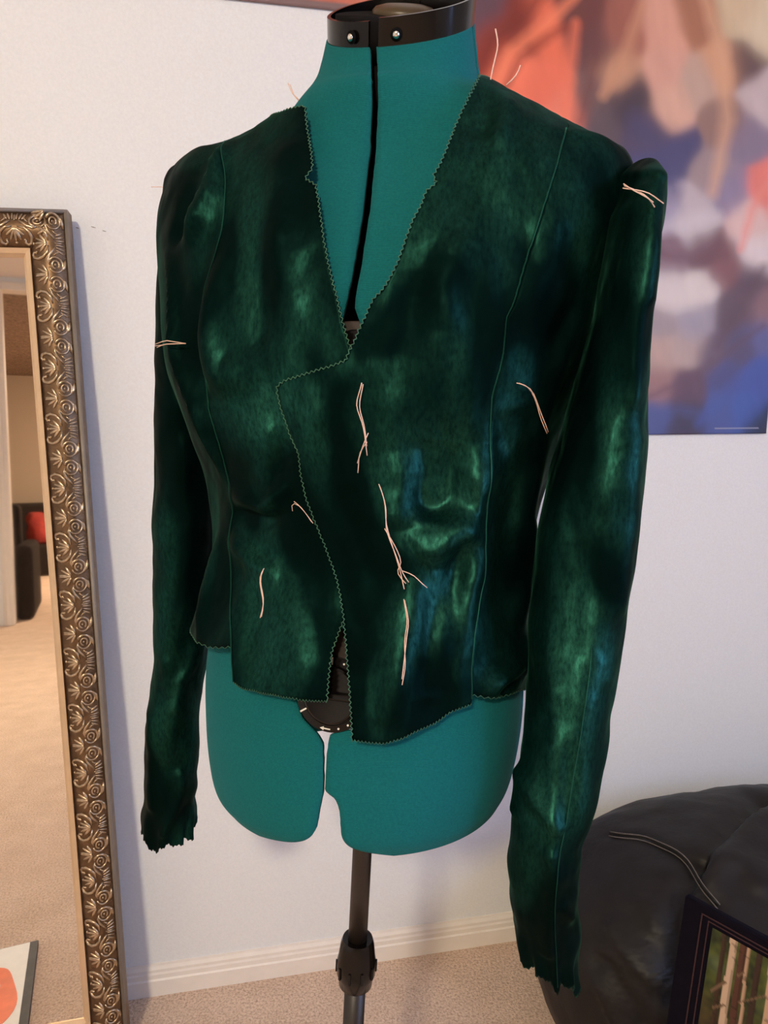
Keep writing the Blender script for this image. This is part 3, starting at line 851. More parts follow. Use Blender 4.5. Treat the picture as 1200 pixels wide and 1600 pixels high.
def sleeve(rows, folds, gather, ragged, seed, lab):
    tb = Tube(rows)
    nr, nc = 230, 120
    vr = np.linspace(0, tb.vmax, nr); ph = np.linspace(0, 2 * math.pi, nc, endpoint=False)
    PH, V = np.meshgrid(ph, vr)
    P, O = tb(PH, V)
    n = O.copy(); n[..., 0] /= (np.abs(O[..., 0]).max(1, keepdims=True) ** 2 + 1e-9); n[..., 1] /= (np.abs(O[..., 1]).max(1, keepdims=True) ** 2 + 1e-9)
    n /= np.linalg.norm(n, axis=-1, keepdims=True) + 1e-9
    flat = P.reshape(-1, 3); Q = flat + seed
    d = 0.0030 * noise3(Q * np.array([20, 20, 7])) + 0.0024 * noise3(Q * np.array([32, 32, 22]) + np.array([0, 0, 1.0]) * 0 + 3.3) + 0.0012 * noise3(Q * np.array([70, 70, 40]))
    lowness = np.clip((V.ravel() / tb.vmax - 0.55) / 0.45, 0, 1)
    # wrinkles that cross the sleeve towards the wrist
    d += 0.0062 * lowness * noise3(np.stack([Q[:, 0] * 18 + Q[:, 2] * 14, Q[:, 1] * 18, Q[:, 2] * 30 - Q[:, 0] * 16], -1))
    hemness = np.clip((V.ravel() / tb.vmax - 0.90) / 0.10, 0, 1) ** 1.5
    d += gather * hemness * np.sin(PH.ravel() * 9 + 1.3 * np.sin(PH.ravel() * 2 + seed))
    for pts, w, h, Y in folds:
        line = np.array([at(x, y, Y) for x, y in pts])
        dist, pos = polydist(flat * np.array([1, 0, 1]), line * np.array([1, 0, 1]))
        front = np.sin(PH.ravel()) > 0.0
        d += np.where(front, h * np.exp(-(dist / w) ** 2), 0)
    flat = flat + n.reshape(-1, 3) * d[:, None]
    # uneven raw hem
    drop = np.array([ragged(a) for a in ph])
    G = flat.reshape(nr, nc, 3)
    G[..., 2] -= (np.clip((vr / tb.vmax - 0.92) / 0.08, 0, 1)[:, None]) * drop[None]
    G[-1, ::2, 2] -= 0.002
    idx = np.arange(nr * nc).reshape(nr, nc); nx = np.roll(idx, -1, 1)
    f = np.stack([idx[:-1], nx[:-1], nx[1:], idx[1:]], -1).reshape(-1, 4).tolist()
    f.append(tuple(idx[0][::-1]))
    o = mesh('sleeve', G.reshape(-1, 3), f, M['velvet'], jacket)
    p = o.data.polygons[(nr // 2) * nc + 3]
    if np.array(p.normal) @ n[nr // 2, 3] < 0: o.data.flip_normals()
    solidify(o, 0.0014, -1.0)
    o['label'] = lab
    return o, G

YR = lambda y: np.interp(y, [230, 400, 700, 1530], [0.615, 0.60, 0.59, 0.585])
YL = lambda y: np.interp(y, [230, 400, 700, 1320], [0.775, 0.79, 0.80, 0.80])
right_rows = [(262, 985, 999, .015), (266, 977, 1009, .030), (281, 968, 1014, .045), (306, 959, 1017, .056), (350, 948, 1018, .060), (420, 938, 1006, .060), (500, 925, 1003, .058), (560, 913, 1003, .056), (620, 898, 1002, .054), (690, 876, 1000, .052), (760, 857, 995, .050), (850, 841, 988, .048), (950, 832, 975, .046),
              (1020, 829, 967, .044), (1085, 826, 955, .042), (1150, 819, 944, .040), (1200, 813, 934, .040), (1260, 805, 922, .038), (1315, 800, 907, .037), (1370, 798, 903, .036), (1430, 802, 904, .036), (1470, 807, 905, .036), (1498, 812, 902, .035)]
left_rows = [(266, 290, 325, .02), (271, 277, 338, .034), (286, 267, 345, .048), (310, 261, 350, .056), (380, 257, 346, .056), (460, 251, 342, .055), (540, 247, 340, .054), (620, 246, 344, .052), (700, 245, 348, .050), (760, 244, 348, .048), (820, 243, 345, .046), (880, 243, 339, .045), (940, 242, 331, .043),
             (1000, 243, 325, .041), (1031, 244, 322, .040), (1070, 239, 317, .039), (1112, 232, 311, .038), (1150, 228, 312, .037), (1196, 227, 308, .036), (1243, 227, 305, .036), (1274, 222, 307, .036), (1298, 221, 304, .036)]
right_rows = [(y, a, b, float(YR(y)), r) for y, a, b, r in right_rows]
left_rows = [(y, a, b, float(YL(y)), r) for y, a, b, r in left_rows]
sr, gSR = sleeve(right_rows, [([(985, 330), (982, 480), (975, 620)], .008, .004, .56), ([(870, 1080), (868, 1200), (862, 1330)], .006, .003, .55), ([(860, 1340), (868, 1370), (858, 1440), (856, 1490)], .007, .006, .55), ([(830, 1240), (850, 1270), (870, 1290)], .006, .004, .55), ([(815, 1200), (820, 1250), (812, 1300)], .006, .005, .55), ([(880, 1420), (895, 1440)], .006, .005, .55),
                                     ([(985, 690), (975, 800), (960, 940)], .010, .004, .56), ([(905, 720), (895, 860), (885, 1000)], .010, -.003, .56), ([(1010, 300), (1006, 400), (1000, 470)], .006, .004, .56), ([(980, 250), (992, 275), (1010, 290)], .005, .003, .58)],
                0.0035, lambda a: 0.006 * math.sin(3 * a + 0.6) + 0.005 * math.sin(5 * a) + 0.016 * math.cos(a) + 0.002 * math.sin(17 * a), 2.7, 'sleeve nearer the camera, hanging beside the bean bag')
sl, gSL = sleeve(left_rows, [([(262, 1030), (270, 1100), (262, 1180)], .007, .003, .77), ([(305, 1010), (300, 1040), (285, 1060), (278, 1100)], .006, .004, .77), ([(280, 1210), (275, 1260), (258, 1300)], .006, .005, .77), ([(285, 1225), (300, 1262)], .006, .004, .77), ([(236, 1120), (238, 1200), (236, 1260)], .006, .003, .77),
                                   ([(290, 700), (300, 820), (290, 950)], .010, .003, .77)],
                0.0035, lambda a: 0.004 * math.sin(4 * a + 0.5) + 0.004 * math.sin(7 * a + 1) + 0.002 * math.sin(19 * a), 5.1, 'sleeve beside the mirror')
# sleeve seam of the near sleeve
tb = Tube(right_rows)
j = int(gSR.shape[1] * 0.25)
cols = gSR[130:, j] + np.array([0, -0.0006, 0])
MB().tube(cols[::4], 0.00045, 5).build('sleeve_seam', M['velvet_seam'], sr, True)

# ---- basting threads pulled through the cloth
def thread(pts, lift=0.004, Y=None, r=0.00042):
    if Y is None:
        P = []
        for i, (x, y) in enumerate(densify(pts, 8)):
            th, v = JK.inv(x, y)
            p = JK(np.array([th]), np.array([v])); n = JK.outward(np.array([th]), np.array([v]))
            P.append((p + n * (0.0075 + lift * 0.6 + cloth_disp(p)[:, None]))[0])
    else:
        P = [at(x, y, Y) for x, y in densify(pts, 8)]
    P = np.array(P)
    if len(P) > 4:
        for _ in range(2): P[1:-1] = (P[:-2] + 2 * P[1:-1] + P[2:]) / 4
    return MB().tube(P, r, 5).build('basting_thread', M['thread'], jacket, True)
thread([(570, 598), (560, 630), (570, 655), (577, 685), (578, 704)]); thread([(571, 600), (564, 632), (574, 660), (577, 690)], 0.003)
thread([(580, 670), (572, 690), (564, 716)], 0.005); thread([(578, 684), (566, 700), (565, 733)], 0.003)
thread([(597, 748), (607, 780), (608, 810), (618, 845), (626, 880), (632, 922)]); thread([(598, 750), (610, 785), (607, 815), (622, 855), (630, 890), (638, 908)], 0.006)
thread([(606, 815), (625, 850), (631, 880), (618, 880), (622, 892), (634, 912)], 0.004); thread([(630, 885), (648, 895), (655, 910), (664, 919)], 0.003)
thread([(631, 938), (636, 968), (631, 1000), (632, 1030), (627, 1063)]); thread([(632, 940), (638, 970), (633, 1002), (626, 1055)], 0.005)
thread([(429, 888), (418, 910), (418, 925), (423, 945), (418, 966)]); thread([(428, 890), (419, 912), (424, 944), (417, 966)], 0.005)
thread([(467, 794), (459, 782), (469, 776), (484, 793), (498, 812)], r=0.0003); thread([(470, 778), (486, 796), (497, 810)], 0.005, r=0.0003)
thread([(800, 597), (818, 600), (828, 625), (832, 650), (838, 671)]); thread([(802, 597), (820, 602), (830, 632), (838, 668)], 0.006)
thread([(975, 290), (998, 299), (1014, 308), (1023, 324)], Y=0.530); thread([(973, 294), (995, 297), (1015, 300), (1030, 314), (1037, 318)], Y=0.529)
thread([(974, 287), (992, 300), (1010, 306), (1021, 316)], Y=0.528)
thread([(258, 538), (270, 536), (284, 535), (298, 537)]); thread([(258, 542), (270, 541), (284, 541), (297, 538)]); thread([(245, 543), (252, 540), (262, 538)], Y=0.71)
thread([(236, 292), (252, 292), (266, 297)], Y=0.75, r=0.00035); thread([(271, 281), (262, 292), (270, 299)], Y=0.735, r=0.0006)
thread([(450, 130), (455, 146), (470, 161)], Y=0.70, r=0.0004); thread([(453, 132), (459, 148), (469, 158)], Y=0.70, r=0.0004)
thread([(774, 45), (779, 70), (770, 105), (763, 143)], Y=0.63, r=0.0006); thread([(813, 102), (808, 118), (791, 133)], Y=0.63, r=0.0005)

# ------------------------------------------------------------------ leaning floor mirror
BETA = math.radians(3.5)
MN = WN * math.cos(BETA) + ZU * math.sin(BETA)
T0 = on_wall(105.5, 328, 0.045)
MDv = -ZU * math.cos(BETA) + WN * math.sin(BETA)            # down the mirror
rot = math.radians(-1.1)
MD = MDv * math.cos(rot) - WU * math.sin(rot)               # slightly askew
MU = WU * math.cos(rot) + MDv * math.sin(rot)
MLEN = (T0[2] - 0.004) / -MD[2] - 0.0
MW = 0.46
TH_F = 0.028
mirror = empty('floor_mirror', tuple(T0 + MD * MLEN - MU * MW / 2))
tag(mirror, 'tall leaning mirror in an ornate antique bronze frame', 'mirror')
def mp(x, y, h):
    """x inward from the right outer edge, y down from the top, h out of the face"""
    return T0 - MU * x + MD * y + MN * h
FW = 0.062
LW = 0.013
def prof_h(x):
    if x < 0.006: return 0.0
    return 0.014 * math.sin(math.pi * min(1, (x - 0.006) / (FW - 0.006))) ** 0.9 - 0.004 * (x / FW)
pxs = [0.0, 0.0015, 0.006] + list(np.linspace(0.009, FW, 14))
def rail(nm, corner, along, across, length, mitre0=True, mitre1=True):
    """corner = outer corner point, profile across, swept along with mitred ends"""
    vv = []
    for end in (0, 1):
        for x in pxs:
            y = x if end == 0 else length - x
            vv.append(corner + along * y + across * x + MN * prof_h(x))
        vv.append(corner + along * (FW if end == 0 else length - FW) + across * FW - MN * TH_F)
        vv.append(corner + along * (0 if end == 0 else length) - MN * TH_F)
    k = len(pxs) + 2
    f = [(i, (i + 1) % k, k + (i + 1) % k, k + i) for i in range(k)]
    o = mesh(nm, vv, f, M['bronze'], mirror, True)
    m_ = o.modifiers.new('edge', 'EDGE_SPLIT'); m_.split_angle = math.radians(32)
    return o
corner = mp(0, 0, 0)
railR = rail('frame_rail', mp(0, 0, 0), MD, -MU, MLEN)
railT = rail('frame_rail', mp(MW, 0, 0), MU, MD, MW)
railL = rail('frame_rail', mp(MW, MLEN, 0), -MD, MU, MLEN)
railB = rail('frame_rail', mp(0, MLEN, 0), -MU, -MD, MW)
# outer plain edge fillet of the frame (grey-gold)
for nm, c0, al, ac, ln in (('edge_fillet', mp(0, 0, 0), MD, -MU, MLEN), ('edge_fillet', mp(MW, 0, 0), MU, MD, MW)):
    MB().tube([c0 + al * 0.001 + ac * 0.003 + MN * 0.0005, c0 + al * (ln - 0.001) + ac * 0.003 + MN * 0.0005], 0.0034, 10).build(nm, M['frame_side'], mirror, True)
# liner: sloped pale gold fillet
def ring4(x0, h0, x1, h1, nm, mat):
    def rect(x, h): return [mp(x, x, h), mp(MW - x, x, h), mp(MW - x, MLEN - x, h), mp(x, MLEN - x, h)]
    vv = rect(x0, h0) + rect(x1, h1) + rect(x1, -TH_F * 0.9) + rect(x0, -TH_F * 0.9)
    f = []
    for a in range(4):
        for q in range(4):
            b = (a + 1) % 4
            f.append((a * 4 + q, a * 4 + (q + 1) % 4, b * 4 + (q + 1) % 4, b * 4 + q))
    return mesh(nm, vv, f, mat, mirror, False)
ring4(FW, 0.001, FW + LW * 0.62, -0.002, 'liner', M['liner'])
ring4(FW + LW * 0.62, -0.003, FW + LW, -0.009, 'bevel_strip', M['liner'])
gx = FW + LW
mesh('mirror_glass', [mp(gx, gx, -0.010), mp(MW - gx, gx, -0.010), mp(MW - gx, MLEN - gx, -0.010), mp(gx, MLEN - gx, -0.010)], [(0, 1, 2, 3)], M['mirror'], mirror, False)
g = mirror.children[-1]
solidify(g, 0.004, -1)
MB().frame_box(mp(0.01, 0.01, -TH_F), -MU * (MW - 0.02), MD * (MLEN - 0.02), MN * 0.008).build('backing_board', M['dark_cover'], mirror)
# carved ornament motif (local: x across from the outer edge, y along the rail, z out)
def orn(o, pts, rad, n=6):
    P = [(x, y, prof_h(max(0, min(FW, x))) + 0.0006) for x, y in pts]
    o.tube(P, rad, n)
def petal(o, x, y, dx, dy, L, W):
    d = math.hypot(dx, dy); dx, dy = dx / d, dy / d
    cx, cy = x + dx * L, y + dy * L
    h = prof_h(max(0, min(FW, cx)))
    h2 = (prof_h(max(0, min(FW, cx + dx * L))) - prof_h(max(0, min(FW, cx - dx * L)))) / 2
    o.blob((cx, cy, h + 0.0004), [(-dy * W, dx * W, 0), (0, 0, 0.0020), (dx * L, dy * L, h2)], 7, 6)
def arc(cx, cy, r0, r1, a0, a1, n=10, sx=1.0):
    return [(cx + sx * (r0 + (r1 - r0) * i / n) * math.cos(math.radians(a0 + (a1 - a0) * i / n)), cy + (r0 + (r1 - r0) * i / n) * math.sin(math.radians(a0 + (a1 - a0) * i / n))) for i in range(n + 1)]
PER = 0.1000
def motif():
    o = MB()
    tap = lambda n, a, b: [a + (b - a) * i / (n - 1) for i in range(n)]
    # big palmette towards the inner edge, framed by two C scrolls
    for a, L in ((0, .0085), (24, .0085), (-24, .0085), (50, .0075), (-50, .0075)):
        petal(o, 0.033, 0.0, math.cos(math.radians(a)), math.sin(math.radians(a)), L * 1.22, 0.0027)
    o.blob((0.0545, 0, prof_h(0.0545) + 0.001), [(.0022, 0, 0), (0, .0030, 0), (0, 0, .002)], 7, 5)
    for s in (1, -1):
        p = [(0.031, s * 0.004), (0.033, s * 0.0145), (0.039, s * 0.0215), (0.047, s * 0.0245), (0.0545, s * 0.0225), (0.0575, s * 0.0175), (0.0545, s * 0.0135), (0.0500, s * 0.0150)]
        orn(o, p, [.0014, .0024, .0029, .0030, .0028, .0024, .0021, .0016])
        o.blob((0.0505, s * 0.0135, prof_h(0.0505) + 0.001), [(.0020, 0, 0), (0, .0020, 0), (0, 0, .0018)], 6, 5)
        # small palmette half a period away (one half of it on each side)
        y = s * PER / 2
        petal(o, 0.034, y - s * 0.0004, 1, -s * 0.05, .0110, .0024); petal(o, 0.034, y - s * 0.001, 0.86, -s * 0.5, .0100, .0025)
        petal(o, 0.034, y - s * 0.002, 0.5, -s * 0.86, .0085, .0025)
        # oval eyes on the outer slope
        ey = s * 0.0345
        orn(o, [(0.0222 + 0.0100 * math.cos(t_), ey + 0.0122 * math.sin(t_)) for t_ in np.linspace(0.3, 5.9, 15)], tap(15, .0014, .0026))
        orn(o, [(0.0222 + 0.0050 * math.cos(t_), ey + 0.0065 * math.sin(t_)) for t_ in np.linspace(2.2, 7.8, 11)], tap(11, .0017, .0014))
        o.blob((0.0225, ey, prof_h(0.0225) + 0.001), [(.0016, 0, 0), (0, .0022, 0), (0, 0, .0016)], 6, 5)
        # leaf sweeping along the outer edge
        orn(o, [(0.0085, s * 0.024), (0.0095, s * 0.031), (0.0105, s * 0.038), (0.0150, s * 0.0445)], [.0012, .0030, .0030, .0013])
        # stem joining eye and palmette
        orn(o, [(0.031, s * 0.0345), (0.033, s * 0.027), (0.0305, s * 0.019), (0.026, s * 0.013), (0.021, s * 0.006)], [.0013, .0022, .0025, .0022, .0013])
        orn(o, [(0.024, s * 0.020), (0.020, s * 0.0155), (0.014, s * 0.014)], [.0010, .0015, .0008])
        for q in range(3):
            petal(o, 0.020, s * (0.003 + 0.004 * q), -0.9, s * (0.1 + 0.25 * q), .0062, .0019)
    petal(o, 0.022, 0.0, -1, 0, .0060, .0016)
    me = bpy.data.meshes.new('ornament')
    me.from_pydata(o.v, [], o.f); me.update()
    me.polygons.foreach_set('use_smooth', [True] * len(me.polygons))
    me.materials.append(M['bronze_light'])
    return me
ORN = motif()
def place_orn(parent, origin, across, along, y):
    o = bpy.data.objects.new('ornament', ORN)
    COL.objects.link(o)
    o.parent = parent
    X, Yv, Z = across, along, MN
    if np.cross(X, Yv) @ Z < 0: Yv = -Yv      # keep it right handed: the motif is symmetric along the rail
    p = origin + along * y
    Mw = Matrix(((X[0], Yv[0], Z[0], p[0]), (X[1], Yv[1], Z[1], p[1]), (X[2], Yv[2], Z[2], p[2]), (0, 0, 0, 1)))
    q = parent; off = Vector((0, 0, 0))
    while q is not None: off += q.location; q = q.parent
    Mw.translation -= off
    o.matrix_local = Mw
    return o
y = 0.056
while y < MLEN - 0.03:
    place_orn(railR, mp(0, 0, 0), -MU, MD, y); place_orn(railL, mp(MW, 0, 0), MU, MD, y); y += PER
x = 0.080
while x < MW - 0.03:
    place_orn(railT, mp(0, 0, 0), MD, -MU, x); x += PER

# ------------------------------------------------------------------ posters (generic colour-field prints)
PRINT = print_mat('poster_print')
def sheet_grid(sL, sR, zB, zT, nc, nr, off=0.004, curl=0.0):
    S_, Z_ = np.meshgrid(np.linspace(sL, sR, nc), np.linspace(zT, zB, nr))
    O = off + curl * (0.6 + noise3(np.stack([S_ * 3, Z_ * 3, S_ * 0], -1)))
    P = W0 + S_[..., None] * WU + Z_[..., None] * ZU + O[..., None] * WN
    return P, S_, Z_
def paint(S_, Z_, pts, warp=0.03, sig=0.055, gain=1.0, streak=0.10):
    P2 = np.stack([S_, Z_, 0 * S_], -1)
    wx = noise3(P2 * 9) + 0.5 * noise3(P2 * 22 + 5); wz = noise3(P2 * 9 + 31) + 0.5 * noise3(P2 * 22 + 55)
    X, Z = S_ + warp * wx, Z_ + warp * wz
    num = 0; den = 1e-12
    for px, py, c in pts:
        s_, z_ = wall_sz(px, py)
        w = np.exp(-((X - s_) ** 2 + (Z - z_) ** 2) / (2 * sig * sig)) + 1e-9
        num = num + w[..., None] * lin(c); den = den + w
    col = num / den[..., None]
    # brushy streaks running down to the right, as in a painted backdrop
    st = noise3(np.stack([(S_ + 0.55 * Z_) * 30, (Z_ - 0.55 * S_) * 7, 0 * S_ + 2.2], -1)) + 0.6 * noise3(np.stack([(S_ + 0.2 * Z_) * 75, (Z_ - 0.4 * S_) * 16, 0 * S_ + 7.7], -1))
    return col * (1 + streak * 4 * st[..., None]) * gain
sR_, zB_ = wall_sz(1194.5, 677)
sL_ = sR_ - 0.686
PTS = [(760, 240, (150, 80, 66)), (820, 300, (96, 76, 88)), (880, 260, (120, 96, 104)), (940, 300, (84, 76, 108)), (760, 360, (128, 92, 96)), (850, 400, (176, 158, 160)), (930, 420, (150, 120, 118)), (980, 380, (186, 172, 176)), (770, 480, (92, 66, 76)), (860, 520, (160, 134, 124)), (940, 540, (120, 90, 92)), (780, 590, (74, 72, 116)), (860, 620, (66, 74, 132)), (940, 640, (84, 60, 76)), (750, 650, (58, 56, 92)), (985, 600, (128, 98, 98)),
       (750, 30, (95, 70, 80)), (770, 75, (140, 55, 40)), (815, 55, (120, 50, 40)), (850, 55, (222, 112, 82)), (800, 105, (232, 122, 92)), (845, 130, (222, 112, 86)), (880, 175, (225, 125, 100)), (900, 30, (105, 62, 58)), (935, 80, (100, 66, 66)), (925, 150, (120, 92, 88)),
       (970, 60, (150, 92, 78)), (960, 110, (186, 138, 110)), (1035, 60, (205, 150, 130)), (1035, 110, (200, 150, 132)), (985, 165, (72, 58, 66)), (940, 190, (92, 76, 80)), (1010, 210, (78, 66, 88)), (1045, 165, (205, 160, 140)), (1095, 40, (160, 108, 84)), (1090, 130, (180, 150, 135)), (1125, 100, (200, 148, 116)), (1150, 30, (196, 172, 142)),
       (1180, 50, (205, 186, 158)), (1160, 95, (95, 72, 72)), (1185, 150, (186, 168, 168)), (1130, 190, (140, 108, 98)), (1160, 220, (128, 112, 130)), (1060, 240, (74, 68, 102)), (1020, 270, (70, 66, 104)), (1110, 270, (150, 128, 126)), (1190, 295, (214, 118, 104)), (1140, 300, (132, 116, 138)), (1080, 330, (172, 156, 160)), (1035, 330, (150, 138, 158)),
       (1165, 345, (206, 172, 164)), (1040, 400, (120, 88, 92)), (1100, 385, (100, 58, 54)), (1085, 350, (196, 184, 184)), (1040, 455, (198, 184, 180)), (1090, 450, (202, 188, 182)), (1175, 400, (206, 190, 188)), (1130, 420, (120, 72, 66)), (1170, 440, (84, 58, 62)), (1150, 490, (92, 66, 68)), (1190, 480, (130, 96, 96)), (1030, 500, (150, 132, 130)), (1085, 500, (150, 138, 146)),
       (1030, 560, (172, 142, 128)), (1070, 545, (170, 146, 136)), (1110, 555, (100, 78, 88)), (1160, 545, (82, 68, 92)), (1190, 530, (90, 88, 132)), (1020, 600, (142, 100, 92)), (1070, 610, (92, 62, 72)), (1130, 590, (72, 68, 112)), (1185, 590, (66, 78, 146)), (1015, 650, (72, 78, 128)), (1070, 650, (62, 50, 72)), (1120, 640, (70, 80, 136)), (1165, 640, (64, 84, 152)), (1188, 665, (40, 44, 66))]
P, S_, Z_ = sheet_grid(sL_, sR_, zB_, zB_ + 1.016, 300, 440, 0.003, 0.003)
colr = paint(S_, Z_, PTS, 0.018, 0.021, 1.15, 0.02)
def strokes(col, S_, Z_, lst):
    P3 = np.stack([S_ + 0.004 * noise3(np.stack([S_ * 40, Z_ * 40, 0 * S_], -1)), Z_ + 0.004 * noise3(np.stack([S_ * 40, Z_ * 40, 0 * S_ + 9], -1)), 0 * S_], -1).reshape(-1, 3)
    for pts, w, c, op in lst:
        line = np.array([[*wall_sz(*p), 0.0] for p in pts])
        d, pos = polydist(P3, line)
        a = (0.75 * op * np.clip(1.0 - 0.6 * d / (w * (0.75 + 0.25 * np.sin(np.pi * pos))), 0, 1)).reshape(S_.shape)[..., None]
        col = col * (1 - a) + lin(c) * 1.15 * a
    return col
colr = strokes(colr, S_, Z_, [
    ([(742, 120), (768, 62), (815, 30), (850, -10)], .014, (112, 46, 38), .8), ([(765, 150), (795, 85), (850, 40), (900, -5)], .012, (238, 134, 98), .8), ([(788, 140), (812, 92), (868, 52), (905, 40)], .010, (130, 56, 44), .7), ([(880, 185), (888, 120), (898, 40)], .014, (228, 118, 88), .8),
    ([(905, 190), (930, 90), (925, 0)], .020, (104, 62, 60), .8), ([(1000, 10), (975, 90), (940, 150)], .014, (194, 140, 108), .8), ([(1100, 0), (1128, 90), (1135, 190), (1112, 300)], .018, (206, 158, 126), .8), 
    ([(990, 190), (1040, 240), (1050, 300)], .026, (74, 68, 100), .7), ([(1195, 290), (1172, 330), (1155, 390)], .012, (218, 130, 112), .8), ([(1010, 360), (1060, 350), (1120, 340)], .018, (196, 184, 186), .6), ([(1020, 395), (1080, 405), (1130, 400)], .012, (104, 62, 58), .7),
    ([(1010, 460), (1060, 468), (1110, 455)], .020, (204, 190, 184), .7), ([(1190, 420), (1160, 470), (1120, 540)], .016, (86, 58, 62), .7), ([(1010, 620), (1080, 590), (1190, 510)], .010, (92, 62, 70), .6),
    ([(1090, 660), (1140, 610), (1195, 560)], .016, (66, 82, 150), .7), ([(1010, 655), (1060, 640), (1100, 650)], .012, (70, 76, 126), .6), ])
# thin printed credit line near the bottom edge
ln = (np.abs(Z_ - (zB_ + 0.012)) < 0.0016) & (S_ > sL_ + 0.56) & (S_ < sR_ - 0.02)
colr[ln] = lin((150, 150, 170))
poster = empty('wall_poster', tuple(wpt((sL_ + sR_) / 2, zB_, 0.003)))
tag(poster, 'large painterly wall poster in orange, mauve and blue beside the near sleeve', 'poster')
sh = printed_sheet('printed_sheet', P, colr, PRINT, poster)
if np.array(sh.data.polygons[0].normal) @ WN < 0: sh.data.flip_normals()
solidify(sh, 0.0012, -1)
s2, z2 = wall_sz(515, 17)
P, S_, Z_ = sheet_grid(s2 - 0.60, s2 + 0.075, z2, z2 + 0.80, 150, 170, 0.003, 0.0015)
PTS2 = [(350, -5, (120, 80, 70)), (380, 0, (110, 80, 78)), (410, 0, (190, 120, 100)), (430, 2, (90, 76, 88)), (455, 2, (196, 122, 96)), (475, 6, (176, 104, 84)), (500, 5, (200, 96, 78)), (515, 6, (190, 120, 100)), (300, -60, (120, 70, 60)), (500, -80, (190, 100, 70)), (400, -120, (90, 70, 90))]
p2 = empty('wall_poster', tuple(wpt(s2 - 0.26, z2, 0.003)))
tag(p2, 'second poster above, only its reddish lower edge showing left of the form\'s neck', 'poster')
colr = paint(S_, Z_, PTS2, 0.012, 0.030, 1.0, 0.09)
ln = (Z_ - z2) < 0.010
colr[ln] = lin((128, 104, 104))
sh = printed_sheet('printed_sheet', P, colr, PRINT, p2)
if np.array(sh.data.polygons[0].normal) @ WN < 0: sh.data.flip_normals()
solidify(sh, 0.0012, -1)

# ------------------------------------------------------------------ bean bag chair
BC = np.array([0.83, 1.215, 0.0]); BR = (0.55, 0.275, 0.42)
bag = empty('bean_bag_chair', (BC[0], BC[1], 0))
tag(bag, 'black leather bean bag chair slumped against the wall under the poster', 'bean bag')
def bag_pt(u_, w_):
    """u around, w from bottom (0) to top (1)"""
    a = (w_ - 0.5) * math.pi
    zc = np.sign(np.sin(a)) * np.abs(np.sin(a)) ** 0.85
    rc = np.where(a < 0, np.cos(a) ** 0.18, np.cos(a) ** 0.80)
    c, s_ = np.cos(u_), np.sin(u_)
    x = np.sign(c) * np.abs(c) ** 0.8; y_ = np.sign(s_) * np.abs(s_) ** 0.8
    z = BR[2] * (0.5 + 0.5 * zc)
    lean = 0.06 * (z / BR[2]) ** 2
    X = BC[0] + x * BR[0] * rc + lean
    Yp = BC[1] + y_ * BR[1] * rc + 0.05 * (z / BR[2]) * (1 - rc)
    Q = np.stack([X, Yp, z], -1)
    # keep clear of the wall
    dist = (Q - W0) @ WN
    Q = Q + np.where(dist < 0.02, 0.02 - dist, 0)[..., None] * WN
    return Q
nu, nv = 180, 90
U, Wg = np.meshgrid(np.linspace(0, 2 * math.pi, nu, endpoint=False), np.linspace(0.02, 0.985, nv))
Q = bag_pt(U, Wg)
nn_ = Q - np.array([BC[0], BC[1], 0.24]); nn_ /= np.linalg.norm(nn_, axis=-1, keepdims=True)
def bag_line(pts):
    """points of the bag's camera-facing surface nearest to the given picture points"""
    x, y_ = project(Q); out = []
    fr = ((_C - Q) * nn_).sum(-1) > 0
    for px, py in pts:
        d = np.where(fr, (x - px) ** 2 + (y_ - py) ** 2, 1e12)
        out.append(Q.reshape(-1, 3)[np.argmin(d)])
    return np.array(out)
bf = Q.reshape(-1, 3)
dd = 0.010 * noise3(bf * 7) + 0.006 * noise3(bf * np.array([18, 18, 9]) + 3) + 0.003 * noise3(bf * np.array([40, 40, 18]))
for pts, w, h in [([(1185, 1245), (1130, 1300), (1085, 1352)], .022, -.030), ([(1200, 1270), (1150, 1310), (1110, 1360)], .040, .020), ([(1080, 1355), (1060, 1400), (1052, 1480), (1050, 1560)], .018, -.030), ([(1065, 1360), (1062, 1440)], .02, .012), ([(955, 1440), (990, 1490), (1030, 1540), (1060, 1590)], .010, .012), ([(985, 1430), (1020, 1480), (1045, 1530)], .009, -.010),
                  ([(1010, 1410), (1040, 1470), (1060, 1520)], .009, .010), ([(940, 1500), (980, 1550), (1010, 1600)], .010, -.010), ([(930, 1540), (960, 1580), (980, 1610)], .010, .010), ([(1130, 1340), (1170, 1350), (1200, 1380)], .025, .015), ([(950, 1303), (1012, 1309), (1076, 1352), (1118, 1412)], .010, -.008)]:
    L3 = bag_line(densify(pts, 20)); dist, pos = polydist(bf, L3)
    dd = dd + h * np.exp(-(dist / w) ** 2)
bf = bf + nn_.reshape(-1, 3) * dd[:, None]
bf[:, 2] = np.maximum(bf[:, 2], 0.001)
dist = (bf - W0) @ WN
bf = bf + np.where(dist < 0.016, 0.016 - dist, 0)[:, None] * WN
idx = np.arange(nu * nv).reshape(nv, nu); nx = np.roll(idx, -1, 1)
f = np.stack([idx[:-1], nx[:-1], nx[1:], idx[1:]], -1).reshape(-1, 4).tolist() + [tuple(idx[0][::-1]), tuple(idx[-1])]
mesh('body', bf, f, M['leather'], bag)
Q = bf.reshape(nv, nu, 3)
sp = bag_line(densify([(952, 1303), (985, 1306), (1010, 1309), (1045, 1326), (1076, 1352), (1086, 1375), (1100, 1396), (1120, 1415)], 9))
for k_ in range(3): sp[1:-1] = (sp[:-2] + 2 * sp[1:-1] + sp[2:]) / 4
sp = sp + np.array([0, -0.006, 0.006])
MB().tube(sp, 0.0028, 7).build('welt_seam', M['leather'], bag, True)
